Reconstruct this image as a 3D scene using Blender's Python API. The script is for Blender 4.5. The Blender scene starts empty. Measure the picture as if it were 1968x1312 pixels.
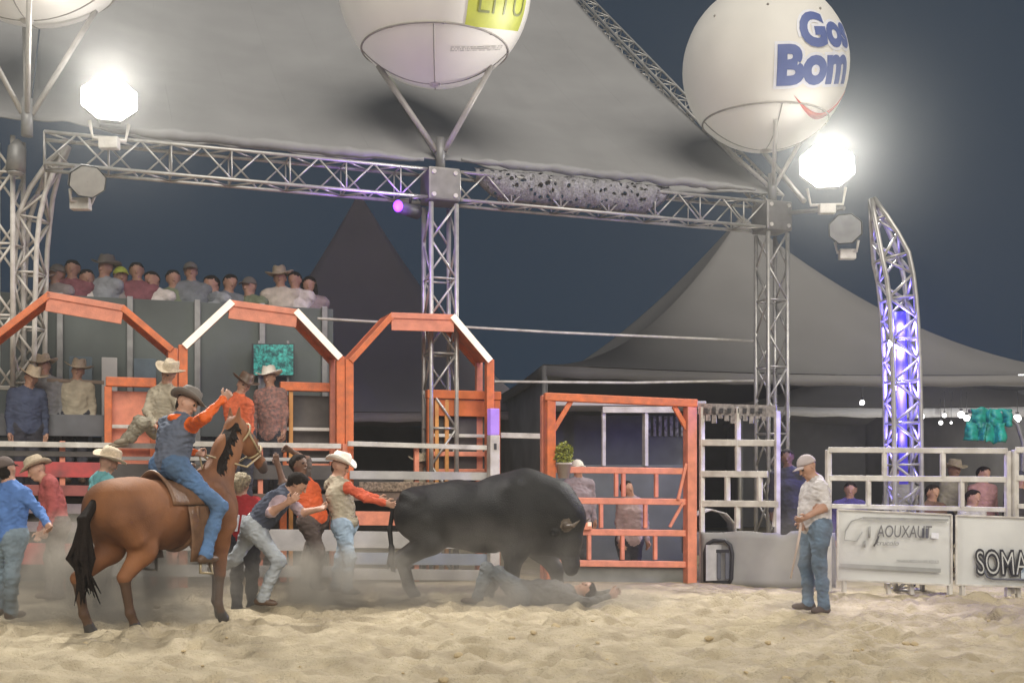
import bpy, bmesh, math, random
import numpy as np
from mathutils import Vector, Matrix, Quaternion, noise as mnoise
rng = random.Random(11)
R = math.radians
C = bpy.context.scene.collection
SC = bpy.context.scene

# ------------------------------------------------------------------ camera, sky, key light, exposure
F, CX, HY, CH = 2200.0, 984.0, 920.0, 1.5
cam = bpy.data.cameras.new('camera'); camo = bpy.data.objects.new('camera', cam); C.objects.link(camo)
camo.location = (0, 0, CH); camo.rotation_euler = (R(90), 0, 0)
cam.sensor_width = 36; cam.lens = 36 * F / 1968; cam.shift_y = (HY - 656) / 1968
cam.clip_start = .1; cam.clip_end = 500
SC.camera = camo
w = bpy.data.worlds.new('World'); SC.world = w; w.use_nodes = True
bg = w.node_tree.nodes['Background']; bg.inputs[0].default_value = (.28, .55, .95, 1); bg.inputs[1].default_value = .055
flood_wash = bpy.data.lights.new('flood_wash', 'SUN'); flood_wash.energy = 3.1; flood_wash.angle = R(48); flood_wash.color = (1, .93, .82)  # no sun at night; stands in for unseen floodlights behind the camera
flood_washo = bpy.data.objects.new('flood_wash', flood_wash); C.objects.link(flood_washo); flood_washo.location = (6, -8, 14)
flood_washo.rotation_euler = (R(55), 0, R(14))
SC.view_settings.view_transform = 'Standard'; SC.view_settings.look = 'None'
SC.view_settings.exposure = 0; SC.view_settings.gamma = 1
SC.cycles.use_denoising = True
SC.cycles.max_bounces = 6; SC.cycles.diffuse_bounces = 3; SC.cycles.volume_bounces = 0
SC.cycles.sample_clamp_indirect = 4
SC.cycles.volume_step_rate = 2.0; SC.cycles.volume_max_steps = 64

# ------------------------------------------------------------------ coordinate helpers
def P(x, y, D): return Vector(((x - CX) * D / F, D, CH - (y - HY) * D / F))
def GD(y): return CH * F / (y - HY)                     # depth of a ground point seen at row y
ANG = math.atan(.37); UX = Vector((math.cos(ANG), math.sin(ANG), 0)); VX = Vector((-math.sin(ANG), math.cos(ANG), 0))
O0 = Vector((-1.1, 17.5, 0))
def S(u, v, z): return O0 + UX * u + VX * v + Vector((0, 0, z))
def SP(x, y, v):                                         # point of the vertical plane v seen at (x, y)
    q = (x - CX) / F; o = O0 + VX * v
    u = (q * o.y - o.x) / (UX.x - q * UX.y); p = o + UX * u
    return Vector((p.x, p.y, CH - (y - HY) * p.y / F))
def L2(a, b, x, y):                                      # same for the vertical plane over the line a-b
    q = (x - CX) / F; dx, dy = b[0] - a[0], b[1] - a[1]
    t = (q * a[1] - a[0]) / (dx - q * dy); X, Y = a[0] + dx * t, a[1] + dy * t
    return Vector((X, Y, CH - (y - HY) * Y / F))

# ------------------------------------------------------------------ materials
MATS = {}
def mat(name, col, rough=.6, metal=0, var=.12, scale=6, bump=.0, bscale=40, emit=None, es=0, spec=.5, dirt=None):
    if name in MATS: return MATS[name]
    m = bpy.data.materials.new(name); m.use_nodes = True; nt = m.node_tree; N = nt.nodes
    b = N['Principled BSDF']; b.inputs['Roughness'].default_value = rough; b.inputs['Metallic'].default_value = metal
    b.inputs['Specular IOR Level'].default_value = spec
    tc = N.new('ShaderNodeTexCoord')
    n1 = N.new('ShaderNodeTexNoise'); n1.inputs['Scale'].default_value = scale; n1.inputs['Detail'].default_value = 6
    nt.links.new(tc.outputs['Object'], n1.inputs['Vector'])
    rp = N.new('ShaderNodeValToRGB'); rp.color_ramp.elements[0].position = .3; rp.color_ramp.elements[1].position = .72
    c2 = dirt or tuple(c * (1 - 2 * var) for c in col)
    rp.color_ramp.elements[0].color = (*c2, 1); rp.color_ramp.elements[1].color = (*[min(1, c * (1 + var * .5)) for c in col], 1)
    nt.links.new(n1.outputs['Fac'], rp.inputs['Fac']); nt.links.new(rp.outputs['Color'], b.inputs['Base Color'])
    if bump:
        n2 = N.new('ShaderNodeTexNoise'); n2.inputs['Scale'].default_value = bscale; n2.inputs['Detail'].default_value = 5
        nt.links.new(tc.outputs['Object'], n2.inputs['Vector'])
        bp = N.new('ShaderNodeBump'); bp.inputs['Strength'].default_value = bump; bp.inputs['Distance'].default_value = .03
        nt.links.new(n2.outputs['Fac'], bp.inputs['Height']); nt.links.new(bp.outputs['Normal'], b.inputs['Normal'])
    if emit:
        b.inputs['Emission Color'].default_value = (*emit, 1); b.inputs['Emission Strength'].default_value = es
    MATS[name] = m; return m
def cloth(name, col): return mat(name, col, .85, 0, .14, 9, .35, 16, spec=.2)

M_ALU = mat('aluminium', (.55, .54, .52), .42, .55, .12, 8)
M_WHITE = mat('white_paint', (.72, .70, .66), .5, 0, .12, 5, dirt=(.45, .42, .38))
M_ORANGE = mat('orange_paint', (.80, .20, .06), .45, 0, .16, 9, .15, 50, dirt=(.54, .15, .06))
M_ORANGE2 = mat('salmon_paint', (.80, .29, .18), .55, 0, .18, 7, .15, 50, dirt=(.62, .225, .145))
M_CANVAS = mat('canvas', (.29, .29, .295), .8, 0, .07, .8, .12, 2.5)
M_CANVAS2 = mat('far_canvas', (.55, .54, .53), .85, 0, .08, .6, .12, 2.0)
M_DARK = mat('dark_steel', (.07, .07, .075), .55, .3, .15)
M_GREY = mat('grey_metal', (.30, .30, .30), .5, .4, .15)
M_SKIN = mat('skin', (.46, .26, .18), .55, 0, .08, 12)
M_SKIND = mat('dark_skin', (.16, .085, .055), .55, 0, .08, 12)
M_EYE = mat('eye', (.03, .02, .02), .3)
M_HAIRD = mat('dark_hair', (.018, .012, .009), .75, 0, .2, 40, .5, 90, spec=.15)
M_HAIRB = mat('blond_hair', (.48, .40, .26), .7, 0, .3, 40, .6, 60)
M_BOOT = mat('brown_boot', (.11, .065, .04), .5)
M_STRAW = mat('straw', (.52, .43, .31), .8, 0, .12, 30, .3, 120)
M_FELTG = mat('grey_felt', (.19, .17, .15), .85, 0, .12)
M_FELTW = mat('white_felt', (.82, .78, .70), .7, 0, .06)
M_KHAKI = cloth('khaki_cloth', (.42, .37, .28))
M_JEAN = cloth('blue_denim', (.13, .21, .34))
M_JEANL = cloth('pale_denim', (.36, .47, .60))
M_JEANG = cloth('grey_denim', (.36, .39, .42))
M_DKCL = cloth('dark_cloth', (.055, .055, .07))
M_BRCL = cloth('brown_cloth', (.13, .10, .09))

# ------------------------------------------------------------------ object helpers
def new_obj(name, me, parent=None):
    o = bpy.data.objects.new(name, me); C.objects.link(o)
    if parent is not None:
        o.parent = parent; o.matrix_parent_inverse = parent.matrix_basis.inverted()
    return o
def tag(o, label, cat, group=None):
    o['label'] = label; o['category'] = cat
    if group: o['group'] = group
    return o
def struct(o, kind='structure'): o['kind'] = kind; return o
def thing(name, loc, label, cat, group=None):
    o = bpy.data.objects.new(name, None); C.objects.link(o); o.location = loc; o.empty_display_size = .2
    return tag(o, label, cat, group)

class MB:
    """collects shapes in world space and links them as one mesh object"""
    def __init__(s): s.bm = bmesh.new()
    def box(s, c, sx, sy, sz, rot=None, bevel=0):
        g = bmesh.ops.create_cube(s.bm, size=1)['verts']
        bmesh.ops.scale(s.bm, vec=(sx, sy, sz), verts=g)
        if rot is not None: bmesh.ops.rotate(s.bm, cent=(0, 0, 0), matrix=rot, verts=g)
        bmesh.ops.translate(s.bm, vec=c, verts=g)
        if bevel:
            es = list({e for v in g for e in v.link_edges})
            bmesh.ops.bevel(s.bm, geom=es, offset=bevel, segments=2, affect='EDGES', profile=.6)
        return s
    def bar(s, a, b, wd, ht, up=(0, 0, 1), bevel=0):       # rectangular bar from a to b; ht along up
        a, b = Vector(a), Vector(b); d = b - a; L = d.length; d.normalize(); up = Vector(up)
        if abs(d.dot(up)) > .99: up = UX.copy() if abs(d.dot(UX)) < .9 else Vector((0, 1, 0))
        sd = d.cross(up).normalized(); up = sd.cross(d).normalized()
        m = Matrix((d, sd, up)).transposed()
        return s.box((a + b) / 2, L, wd, ht, m, bevel)
    def tube(s, pts, r, n=8, caps=True):
        pts = [Vector(p) for p in pts]; k = len(pts); rs = r if isinstance(r, (list, tuple)) else [r] * k
        rings = []; ref = None
        for i, p in enumerate(pts):
            d = (pts[min(i + 1, k - 1)] - pts[max(i - 1, 0)]).normalized()
            if ref is None or abs(d.dot(ref)) > .98: ref = Vector((0, 0, 1)) if abs(d.z) < .9 else Vector((1, 0, 0))
            x = d.cross(ref).normalized(); y = x.cross(d).normalized(); ref = y
            rings.append([s.bm.verts.new(p + (x * math.cos(t) + y * math.sin(t)) * rs[i]) for t in [2 * math.pi * j / n for j in range(n)]])
        for i in range(k - 1):
            for j in range(n):
                f = s.bm.faces.new((rings[i][j], rings[i + 1][j], rings[i + 1][(j + 1) % n], rings[i][(j + 1) % n])); f.smooth = True
        if caps:
            s.bm.faces.new(rings[0]); s.bm.faces.new(list(reversed(rings[-1])))
        return s
    def ball(s, c, r, sc=(1, 1, 1), rot=None, seg=16):
        g = bmesh.ops.create_uvsphere(s.bm, u_segments=seg, v_segments=max(6, seg // 2), radius=r)['verts']
        bmesh.ops.scale(s.bm, vec=sc, verts=g)
        if rot is not None: bmesh.ops.rotate(s.bm, cent=(0, 0, 0), matrix=rot, verts=g)
        bmesh.ops.translate(s.bm, vec=c, verts=g)
        for f in {f for v in g for f in v.link_faces}: f.smooth = True
        return s
    def grid(s, rows, smooth=True, thick=0, close=False):
        """rows: list of rows of points -> a sheet, optionally solid"""
        V = [[s.bm.verts.new(p) for p in r] for r in rows]; fs = []
        m = len(V[0])
        for i in range(len(V) - 1):
            for j in range(m if close else m - 1):
                f = s.bm.faces.new((V[i][j], V[i][(j + 1) % m], V[i + 1][(j + 1) % m], V[i + 1][j])); f.smooth = smooth; fs.append(f)
        if thick:
            bmesh.ops.recalc_face_normals(s.bm, faces=fs)
            bmesh.ops.solidify(s.bm, geom=fs, thickness=thick)
        return s
    def prism(s, poly, d):                                   # polygon extruded by vector d
        d = Vector(d); a = [s.bm.verts.new(p) for p in poly]; b = [s.bm.verts.new(Vector(p) + d) for p in poly]
        n = len(a); s.bm.faces.new(a); s.bm.faces.new(list(reversed(b)))
        for i in range(n): s.bm.faces.new((a[i], b[i], b[(i + 1) % n], a[(i + 1) % n]))
        return s
    def build(s, name, m, parent=None):
        bmesh.ops.recalc_face_normals(s.bm, faces=s.bm.faces)
        me = bpy.data.meshes.new(name); s.bm.to_mesh(me); s.bm.free()
        for q in (m if isinstance(m, (list, tuple)) else [m]): me.materials.append(q)
        return new_obj(name, me, parent)

def text_points(txt, size, extra=0.0, shear=0, sub=.06):
    """letters as triangles in 2-D; returns verts, faces"""
    cu = bpy.data.curves.new('t', 'FONT'); cu.body = txt; cu.size = size; cu.offset = extra; cu.shear = shear
    cu.align_x = 'CENTER'; cu.align_y = 'CENTER'; cu.resolution_u = 4
    o = bpy.data.objects.new('t', cu); C.objects.link(o)
    dg = bpy.context.evaluated_depsgraph_get(); me = bpy.data.meshes.new_from_object(o.evaluated_get(dg))
    bm = bmesh.new(); bm.from_mesh(me)
    bmesh.ops.remove_doubles(bm, verts=bm.verts, dist=1e-5)
    for _ in range(4):
        es = [e for e in bm.edges if e.calc_length() > sub]
        if not es: break
        bmesh.ops.subdivide_edges(bm, edges=es, cuts=1); bmesh.ops.triangulate(bm, faces=bm.faces)
    vs = [(v.co.x, v.co.y) for v in bm.verts]; bm.verts.index_update(); fs = [[v.index for v in f.verts] for f in bm.faces]
    bm.free(); bpy.data.objects.remove(o); bpy.data.curves.remove(cu); bpy.data.meshes.remove(me)
    return vs, fs
def lettering(txt, size, fn, m, parent, extra=0, shear=0, sub=.06, name='lettering'):
    vs, fs = text_points(txt, size, extra, shear, sub)
    me = bpy.data.meshes.new(name); me.from_pydata([fn(x, y) for x, y in vs], [], fs); me.materials.append(m)
    return new_obj(name, me, parent)

# ------------------------------------------------------------------ continuous bodies: blended tapered limbs -> one surface
class Body:
    def __init__(s): s.p = []
    def c(s, a, b, ra, rb=None, k=.04, m=0, sq=None, q=1.0):
        s.p.append((np.array(a, float), np.array(b, float), ra, ra if rb is None else rb, k, m, None if sq is None else np.array(Vector(sq).normalized()), q)); return s
    def e(s, a, r, k=.03, m=0, sq=None, q=1.0): return s.c(a, a, r, r, k, m, sq, q)
    def mesh(s, h):
        lo = np.min([np.minimum(p[0], p[1]) - max(p[2], p[3]) * max(1, p[7]) for p in s.p], 0) - 3 * h - .06
        hi = np.max([np.maximum(p[0], p[1]) + max(p[2], p[3]) * max(1, p[7]) for p in s.p], 0) + 3 * h + .06
        n = np.ceil((hi - lo) / h).astype(int) + 1
        G = np.full(n, 1.0, np.float32); B = np.full(n, 9.0, np.float32); Lb = np.zeros(n, np.int8)
        ax = [lo[i] + h * np.arange(n[i]) for i in range(3)]
        for a, b, ra, rb, k, m, sq, q in s.p:
            r = max(ra, rb) * max(1, q) + k + 3 * h
            i0 = np.maximum(0, np.floor((np.minimum(a, b) - r - lo) / h).astype(int)); i1 = np.minimum(n, np.ceil((np.maximum(a, b) + r - lo) / h).astype(int) + 1)
            sl = tuple(slice(i0[i], i1[i]) for i in range(3))
            X, Y, Z = np.meshgrid(*[ax[i][sl[i]] for i in range(3)], indexing='ij')
            Q = np.stack([X - a[0], Y - a[1], Z - a[2]], -1); ab = b - a; L = ab @ ab
            t = np.clip((Q @ ab) / L, 0, 1) if L > 1e-9 else np.zeros(X.shape)
            Q = Q - t[..., None] * ab
            if sq is not None:
                dn = Q @ sq; Q = Q + (dn * (1 / q - 1))[..., None] * sq
            d = np.sqrt((Q ** 2).sum(-1)) - (ra + (rb - ra) * t)
            if sq is not None and q < 1: d = d * (.5 + .5 * q)
            g = G[sl]; hh = np.maximum(k - np.abs(g - d), 0) / k
            G[sl] = np.minimum(g, d) - hh * hh * k * .25
            bb = B[sl]; u = d < bb; bb[u] = d[u]; B[sl] = bb; ll = Lb[sl]; ll[u] = m; Lb[sl] = ll
        ins = G < 0
        c = np.zeros(np.array(n) - 1, int); acc = np.zeros((*(np.array(n) - 1), 3)); cnt = np.zeros(np.array(n) - 1)
        off = [(i, j, k) for i in (0, 1) for j in (0, 1) for k in (0, 1)]
        def sh(A, o): return A[o[0]:n[0] - 1 + o[0], o[1]:n[1] - 1 + o[1], o[2]:n[2] - 1 + o[2]]
        for o in off:
            for axi in range(3):
                if o[axi]: continue
                o2 = list(o); o2[axi] = 1
                a, b = sh(G, o), sh(G, o2); x = (a < 0) != (b < 0)
                t = np.where(x, a / np.where(x, a - b, 1), 0)
                for i in range(3): acc[..., i] += np.where(x, o[i] + (t if i == axi else 0), 0)
                cnt += x
        act = cnt > 0; idx = np.full(act.shape, -1); idx[act] = np.arange(act.sum())
        pos = np.argwhere(act); V = lo + h * (pos + acc[act] / cnt[act][:, None])
        lab = Lb[:-1, :-1, :-1][act]
        faces = []
        for axi in range(3):
            o2 = [0, 0, 0]; o2[axi] = 1
            A = ins[tuple(slice(0, n[i] - o2[i]) for i in range(3))]; Bb = ins[tuple(slice(o2[i], n[i]) for i in range(3))]
            e = np.argwhere(A != Bb); b1, b2 = [(1, 2), (2, 0), (0, 1)][axi]
            e = e[(e[:, b1] > 0) & (e[:, b2] > 0)]
            fl = A[tuple(e.T)]
            def at(d1, d2):
                q = e.copy(); q[:, b1] -= d1; q[:, b2] -= d2; return idx[tuple(q.T)]
            q = np.stack([at(0, 0), at(1, 0), at(1, 1), at(0, 1)], 1); q[~fl] = q[~fl][:, ::-1]; faces.append(q)
        Fq = np.concatenate(faces); Fq = Fq[(Fq >= 0).all(1)]
        return V, Fq, lab
    def build(s, name, mats, parent=None, h=.012, folds=None):
        V, Fq, lab = s.mesh(h)
        if folds:
            labs, amp, fr = folds
            nrm = np.cross(V[Fq[:, 2]] - V[Fq[:, 0]], V[Fq[:, 3]] - V[Fq[:, 1]]); vn = np.zeros_like(V)
            for q in range(4): np.add.at(vn, Fq[:, q], nrm)
            vn /= np.linalg.norm(vn, axis=1, keepdims=True) + 1e-9
            for i in np.nonzero(np.isin(lab, labs))[0]:
                p = Vector(V[i]); wq = mnoise.noise_vector(p * fr * .5) * .5; a = p * fr + wq; a.z *= 1.7
                V[i] += vn[i] * amp * (1.1 * (.35 - abs(mnoise.noise(a))) + .5 * mnoise.noise(a * 2.3))
        me = bpy.data.meshes.new(name); me.from_pydata(V.tolist(), [], Fq.tolist())
        for m in mats: me.materials.append(m)
        fl = lab[Fq[:, 2]]; me.polygons.foreach_set('material_index', fl.astype(np.int32)); me.polygons.foreach_set('use_smooth', np.ones(len(Fq), bool))
        me.update()
        return new_obj(name, me, parent)

# ------------------------------------------------------------------ ground: one sheet of trampled sand
def build_ground():
    def axis(segs):
        out = []
        for a, b, st in segs: out += list(np.arange(a, b - 1e-6, st))
        return np.array(out + [segs[-1][1]])
    xs = axis([(-46, -10, 2.4), (-10, -5.4, .2), (-5.4, 6.6, .035), (6.6, 10, .2), (10, 46, 2.4)])
    ys = axis([(-3, 6, 1.5), (6, 7.8, .15), (7.8, 13.2, .035), (13.2, 18, .06), (18, 24, .5), (24, 60, 3)])
    X, Y = np.meshgrid(xs, ys); r = np.random.RandomState(4)
    def vn(sx, sy, seed):                                     # value noise
        t = np.random.RandomState(seed).rand(128, 128); gx, gy = X / sx + 57.3, Y / sy + 31.7
        ix, iy = np.floor(gx).astype(int), np.floor(gy).astype(int); fx, fy = gx - ix, gy - iy
        fx, fy = fx * fx * (3 - 2 * fx), fy * fy * (3 - 2 * fy); g = lambda a, b: t[a % 128, b % 128]
        return (g(ix, iy) * (1 - fx) + g(ix + 1, iy) * fx) * (1 - fy) + (g(ix, iy + 1) * (1 - fx) + g(ix + 1, iy + 1) * fx) * fy - .5
    Z = .05 * vn(2.3, 1.7, 1) +   .045 * vn(.75, .6, 2) + .048 * vn(.31, .27, 3) + .055 * vn(.14, .12, 5) + .038 * vn(.07, .06, 6)
    rid = np.abs(vn(.5, .42, 8)); Z += .06 * np.clip(.12 - rid, 0, .12) / .12 * (vn(1.4, 1.1, 9) + .3)
    for _ in range(420):                                      # hoof and boot prints with thrown-up rims
        cx, cy = r.uniform(-5.5, 6.5), r.uniform(7.9, 14.5); rr = r.uniform(.06, .13); a = r.uniform(0, 3.14)
        m = (np.abs(X - cx) < .5) & (np.abs(Y - cy) < .5)
        dx, dy = X[m] - cx, Y[m] - cy; u, v = dx * math.cos(a) + dy * math.sin(a), -dx * math.sin(a) + dy * math.cos(a)
        d = np.sqrt((u / 1.5) ** 2 + v ** 2) / rr; Z[m] += -.05 * np.exp(-d ** 2 * 1.2) + .035 * np.exp(-((d - 1.5) ** 2) * 3) * (.4 + .6 * (u > 0))
    fade = np.clip((17.5 - Y) / 3, .12, 1) * np.clip((8 - np.abs(X)) / 2, .0, 1); Z *= fade
    V = np.stack([X.ravel(), Y.ravel(), Z.ravel()], 1); nx = len(xs); ny = len(ys)
    i = np.arange(nx * ny).reshape(ny, nx); Fq = np.stack([i[:-1, :-1].ravel(), i[:-1, 1:].ravel(), i[1:, 1:].ravel(), i[1:, :-1].ravel()], 1)
    me = bpy.data.meshes.new('sand_ground'); me.from_pydata(V.tolist(), [], Fq.tolist()); me.polygons.foreach_set('use_smooth', np.ones(len(Fq), bool))
    m = mat('sand', (.57, .49, .35), .95, 0, .12, 2.6, 1.0, 38, spec=.1, dirt=(.37, .31, .215)); me.materials.append(m)
    o = new_obj('sand_ground', me); struct(o)
    return X, Y, Z
GX, GY, GZ = build_ground()
def gz(x, y):
    xs, ys = GX[0], GY[:, 0]
    return float(GZ[min(len(ys) - 1, np.searchsorted(ys, y)), min(len(xs) - 1, np.searchsorted(xs, x))])
mb = MB()
for _ in range(110):
    y = 8.1 + 6.5 * rng.random() ** 1.5; x = rng.uniform(-.5, .5) * y; r_ = rng.choice([.010, .014, .018, .026, .042]) * rng.uniform(.7, 1.2)
    g = bmesh.ops.create_icosphere(mb.bm, subdivisions=2, radius=r_)['verts']
    for v in g: v.co += v.co.normalized() * r_ * .55 * mnoise.noise(v.co * (1.1 / r_) + Vector((x * 9, y * 9, 0))); v.co.z *= .65
    bmesh.ops.translate(mb.bm, vec=(x, y, gz(x, y) + r_ * .3), verts=g)
    for f in {f for v in g for f in v.link_faces}: f.smooth = True
o = mb.build('dirt_clods', mat('clod', (.56, .45, .28), .95, 0, .1, 8, .5, 60, spec=.1)); struct(o, 'stuff'); tag(o, 'loose clods of dirt scattered over the trampled sand', 'dirt')

# ------------------------------------------------------------------ trusses
def box_truss(name, a, b, wd, ht, pitch, label, cat='truss', group=None, side=None, r=.026, base=False, m=None):
    a, b = Vector(a), Vector(b); d = (b - a); L = d.length; d.normalize(); m = m or M_ALU
    sd = Vector(side) if side is not None else d.cross(Vector((0, 0, 1))); sd = (sd - d * sd.dot(d)).normalized(); up = sd.cross(d).normalized()
    t = thing(name, a, label, cat, group)
    cs = [sd * (i * wd / 2) + up * (j * ht / 2) for i, j in ((-1, -1), (1, -1), (1, 1), (-1, 1))]
    for c in cs: MB().tube([a + c, b + c], r, 8).build('chord', m, t)
    n = max(2, round(L / pitch)); lt = MB()
    for k in range(4):
        c1, c2 = cs[k], cs[(k + 1) % 4]
        for i in range(n):
            p, q = a + d * (L * i / n), a + d * (L * (i + 1) / n)
            lt.tube([p + c1, q + c2] if i % 2 == 0 else [p + c2, q + c1], r * .55, 6)
            if i % 2 == 0: lt.tube([p + c1, p + c2], r * .5, 6)
    lt.build('lattice', m, t)
    if base:
        MB().box(a + d * .015, wd + .25, ht + .25, .03, Matrix((sd, up, d)).transposed(), .008).build('base_plate', M_GREY, t)
    return t
HB = 5.95                                                    # beam centre height
Z0 = Vector((0, 0, 1))
box_truss('truss_column', S(0, 0, .0), S(0, 0, HB - .28), .40, .40, .55, 'square truss column standing behind the third chute arch from the left', 'truss column', 'columns of the canopy truss', side=UX, base=True, r=.036)
box_truss('truss_column', S(5.9, 0, .0), S(5.9, 0, HB - .28), .38, .38, .55, 'square truss column under the blue lettered balloon', 'truss column', 'columns of the canopy truss', side=UX, base=True, r=.036)
box_truss('truss_beam', S(-5.6, 0, HB), S(-.26, 0, HB), .40, .42, .40, 'horizontal truss beam running from the left floodlight to the middle column', 'truss beam', 'beams under the canopy eave', side=VX)
box_truss('truss_beam', S(.26, 0, HB), S(5.64, 0, HB), .40, .42, .40, 'horizontal truss beam with lace drapery between the middle and right columns', 'truss beam', 'beams under the canopy eave', side=VX)
box_truss('rafter_truss', S(6.1, .3, HB + .35), S(6.1, 11.2, HB + .35 + 8.9), .34, .30, .42, 'sloping rafter truss along the right edge of the big canopy', 'rafter truss', side=UX, r=.024)
MB().tube([S(6.45, -.15, HB + .3), S(6.75, 4.2, HB + 4.1)], .045, 8).build('guy_pole', M_ALU)
tag(bpy.data.objects['guy_pole'], 'smooth slanting guy pole beside the right rafter truss', 'pole')
def corner_block(u, label):
    t = thing('truss_corner', S(u, 0, HB - .28), label, 'truss corner', 'corner blocks of the canopy truss')
    MB().box(S(u, 0, HB), .50, .50, .50, Matrix((UX, VX, Z0)).transposed(), .03).build('sleeve', mat('dull_alu', (.26, .25, .245), .45, .5), t)
    b = MB()
    for i in (-.17, .17):
        for j in (-.17, .17): b.tube([S(u + i, -.27, HB + j), S(u + i, -.24, HB + j)], .035, 8)
    b.build('clamp', M_WHITE, t)
    return t
corner_block(0, 'bolted corner block joining the two beams on the middle column')
corner_block(5.9, 'bolted corner block on top of the right column')
# gathered cloth and cable on the beams
def drape(u0, u1, amp, seed, name, m, label, th=.26):
    b = MB(); rows = []
    n = int(abs(u1 - u0) / .035); r = random.Random(seed)
    for j in range(9):
        row = []
        for i in range(n + 1):
            u = u0 + (u1 - u0) * i / n; e = min(1, min(i, n - i) / 12); a = math.pi * j / 8
            k = 1 + .30 * mnoise.noise(Vector((u * 7, j * .9, seed))) + .28 * mnoise.noise(Vector((u * 17, j * 2.3, seed + 4)))
            row.append(S(u, -.30 * math.sin(a) * k * (.35 + .65 * e), HB + .30 - (amp) * (.5 - .5 * math.cos(a)) * (.4 + .6 * e) + .05 * k))
        rows.append(row)
    b.grid(rows, thick=.012); o = b.build(name, m); tag(o, label, 'drape'); return o
def lace_mat():
    m = mat('lace', (.36, .35, .38), .8, 0, .25, 30, .8, 50)
    nt = m.node_tree; N = nt.nodes; tc = N.new('ShaderNodeTexCoord'); v = N.new('ShaderNodeTexVoronoi'); v.inputs['Scale'].default_value = 9
    nt.links.new(tc.outputs['Object'], v.inputs['Vector']); g = N.new('ShaderNodeMath'); g.operation = 'GREATER_THAN'; g.inputs[1].default_value = .34
    nt.links.new(v.outputs['Distance'], g.inputs[0]); nt.links.new(g.outputs[0], N['Principled BSDF'].inputs['Alpha']); return m
drape(.55, 3.9, .50, 3, 'lace_drape', lace_mat(), 'pale perforated drape gathered along the beam right of the middle column')
def roll(u0, u1, z, r, seed, label):
    pts = []; rs = []; n = 60
    for i in range(n + 1):
        u = u0 + (u1 - u0) * i / n; k = mnoise.noise(Vector((u * 1.7, seed, 0))); pts.append(S(u, -.14 + .03 * k, z + .05 * mnoise.noise(Vector((u * 2.5, seed, 3)))))
        rs.append(max(.015, r * (1 + .5 * mnoise.noise(Vector((u * 5, seed, 7)))) * min(1, .3 + 4 * min(i, n - i) / n)))
    o = MB().tube(pts, rs, 10).build('rolled_canvas', M_CANVAS); tag(o, label, 'canvas')
roll(-4.9, -.3, HB + .36, .075, 2, 'rolled canvas hem lying along the beam left of the middle column')
roll(.3, 5.5, HB + .42, .07, 5, 'rolled canvas hem lying along the beam right of the middle column')

# ------------------------------------------------------------------ big canopy: tensioned panels between the rafters
def canopy_panel(name, u0, u1, label, sag):
    b = MB(); rows = []
    for j in range(57):
        t = j / 56; row = []
        for i in range(73):
            w_ = i / 72; u = u0 + (u1 - u0) * w_
            sg = sag * (1 - (2 * w_ - 1) ** 2) * (.25 + .75 * math.sin(math.pi * min(1, t * 1.0)))
            hem = .03 * (1 - t) ** 6 * math.sin(w_ * math.pi * 5) + .05 * mnoise.noise(Vector((u * 1.1 + 3 * t, t * 2.2, u0))) + .035 * mnoise.noise(Vector((u * 3.1 - 6 * t, t * 3, 5))) * (1 - t)
            row.append(S(u, .05 + 11.4 * t, HB + .42 + 9.2 * t - sg * .9 - .8 * math.sin(math.pi * t) * .35 + hem))
        rows.append(row)
    b.grid(rows, thick=.02); t_ = b.build(name, M_CANVAS); tag(t_, label, 'tent roof', 'panels of the big canopy')
    for k_ in (12, 24, 36, 48, 60): MB().tube([Vector(rw[k_]) + Vector((0, -.012, .012)) for rw in rows], .006, 5).build('seam', M_CANVAS, t_)
    return t_
canopy_panel('canopy_panel', -17.2, -5.8, 'grey canopy panel behind the left floodlight and left balloon', .5)
canopy_panel('canopy_panel', -5.78, -.05, 'grey canopy panel left of the middle column with pale seam', .55)
canopy_panel('canopy_panel', .0, 5.95, 'grey canopy panel right of the middle column under the rafter truss', .62)

def seam_rope(u, label):
    pts = []
    for j in range(29):
        t = j / 28; pts.append(S(u, .02 + 11.4 * t, HB + .46 + 9.2 * t - .28 * math.sin(math.pi * t)))
    tag(MB().tube(pts, .035, 8).build('edge_rope', mat('pale_rope', (.42, .43, .36), .8)), label, 'rope')
seam_rope(-.02, 'pale edge rope climbing the seam of the canopy from the middle column')
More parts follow.
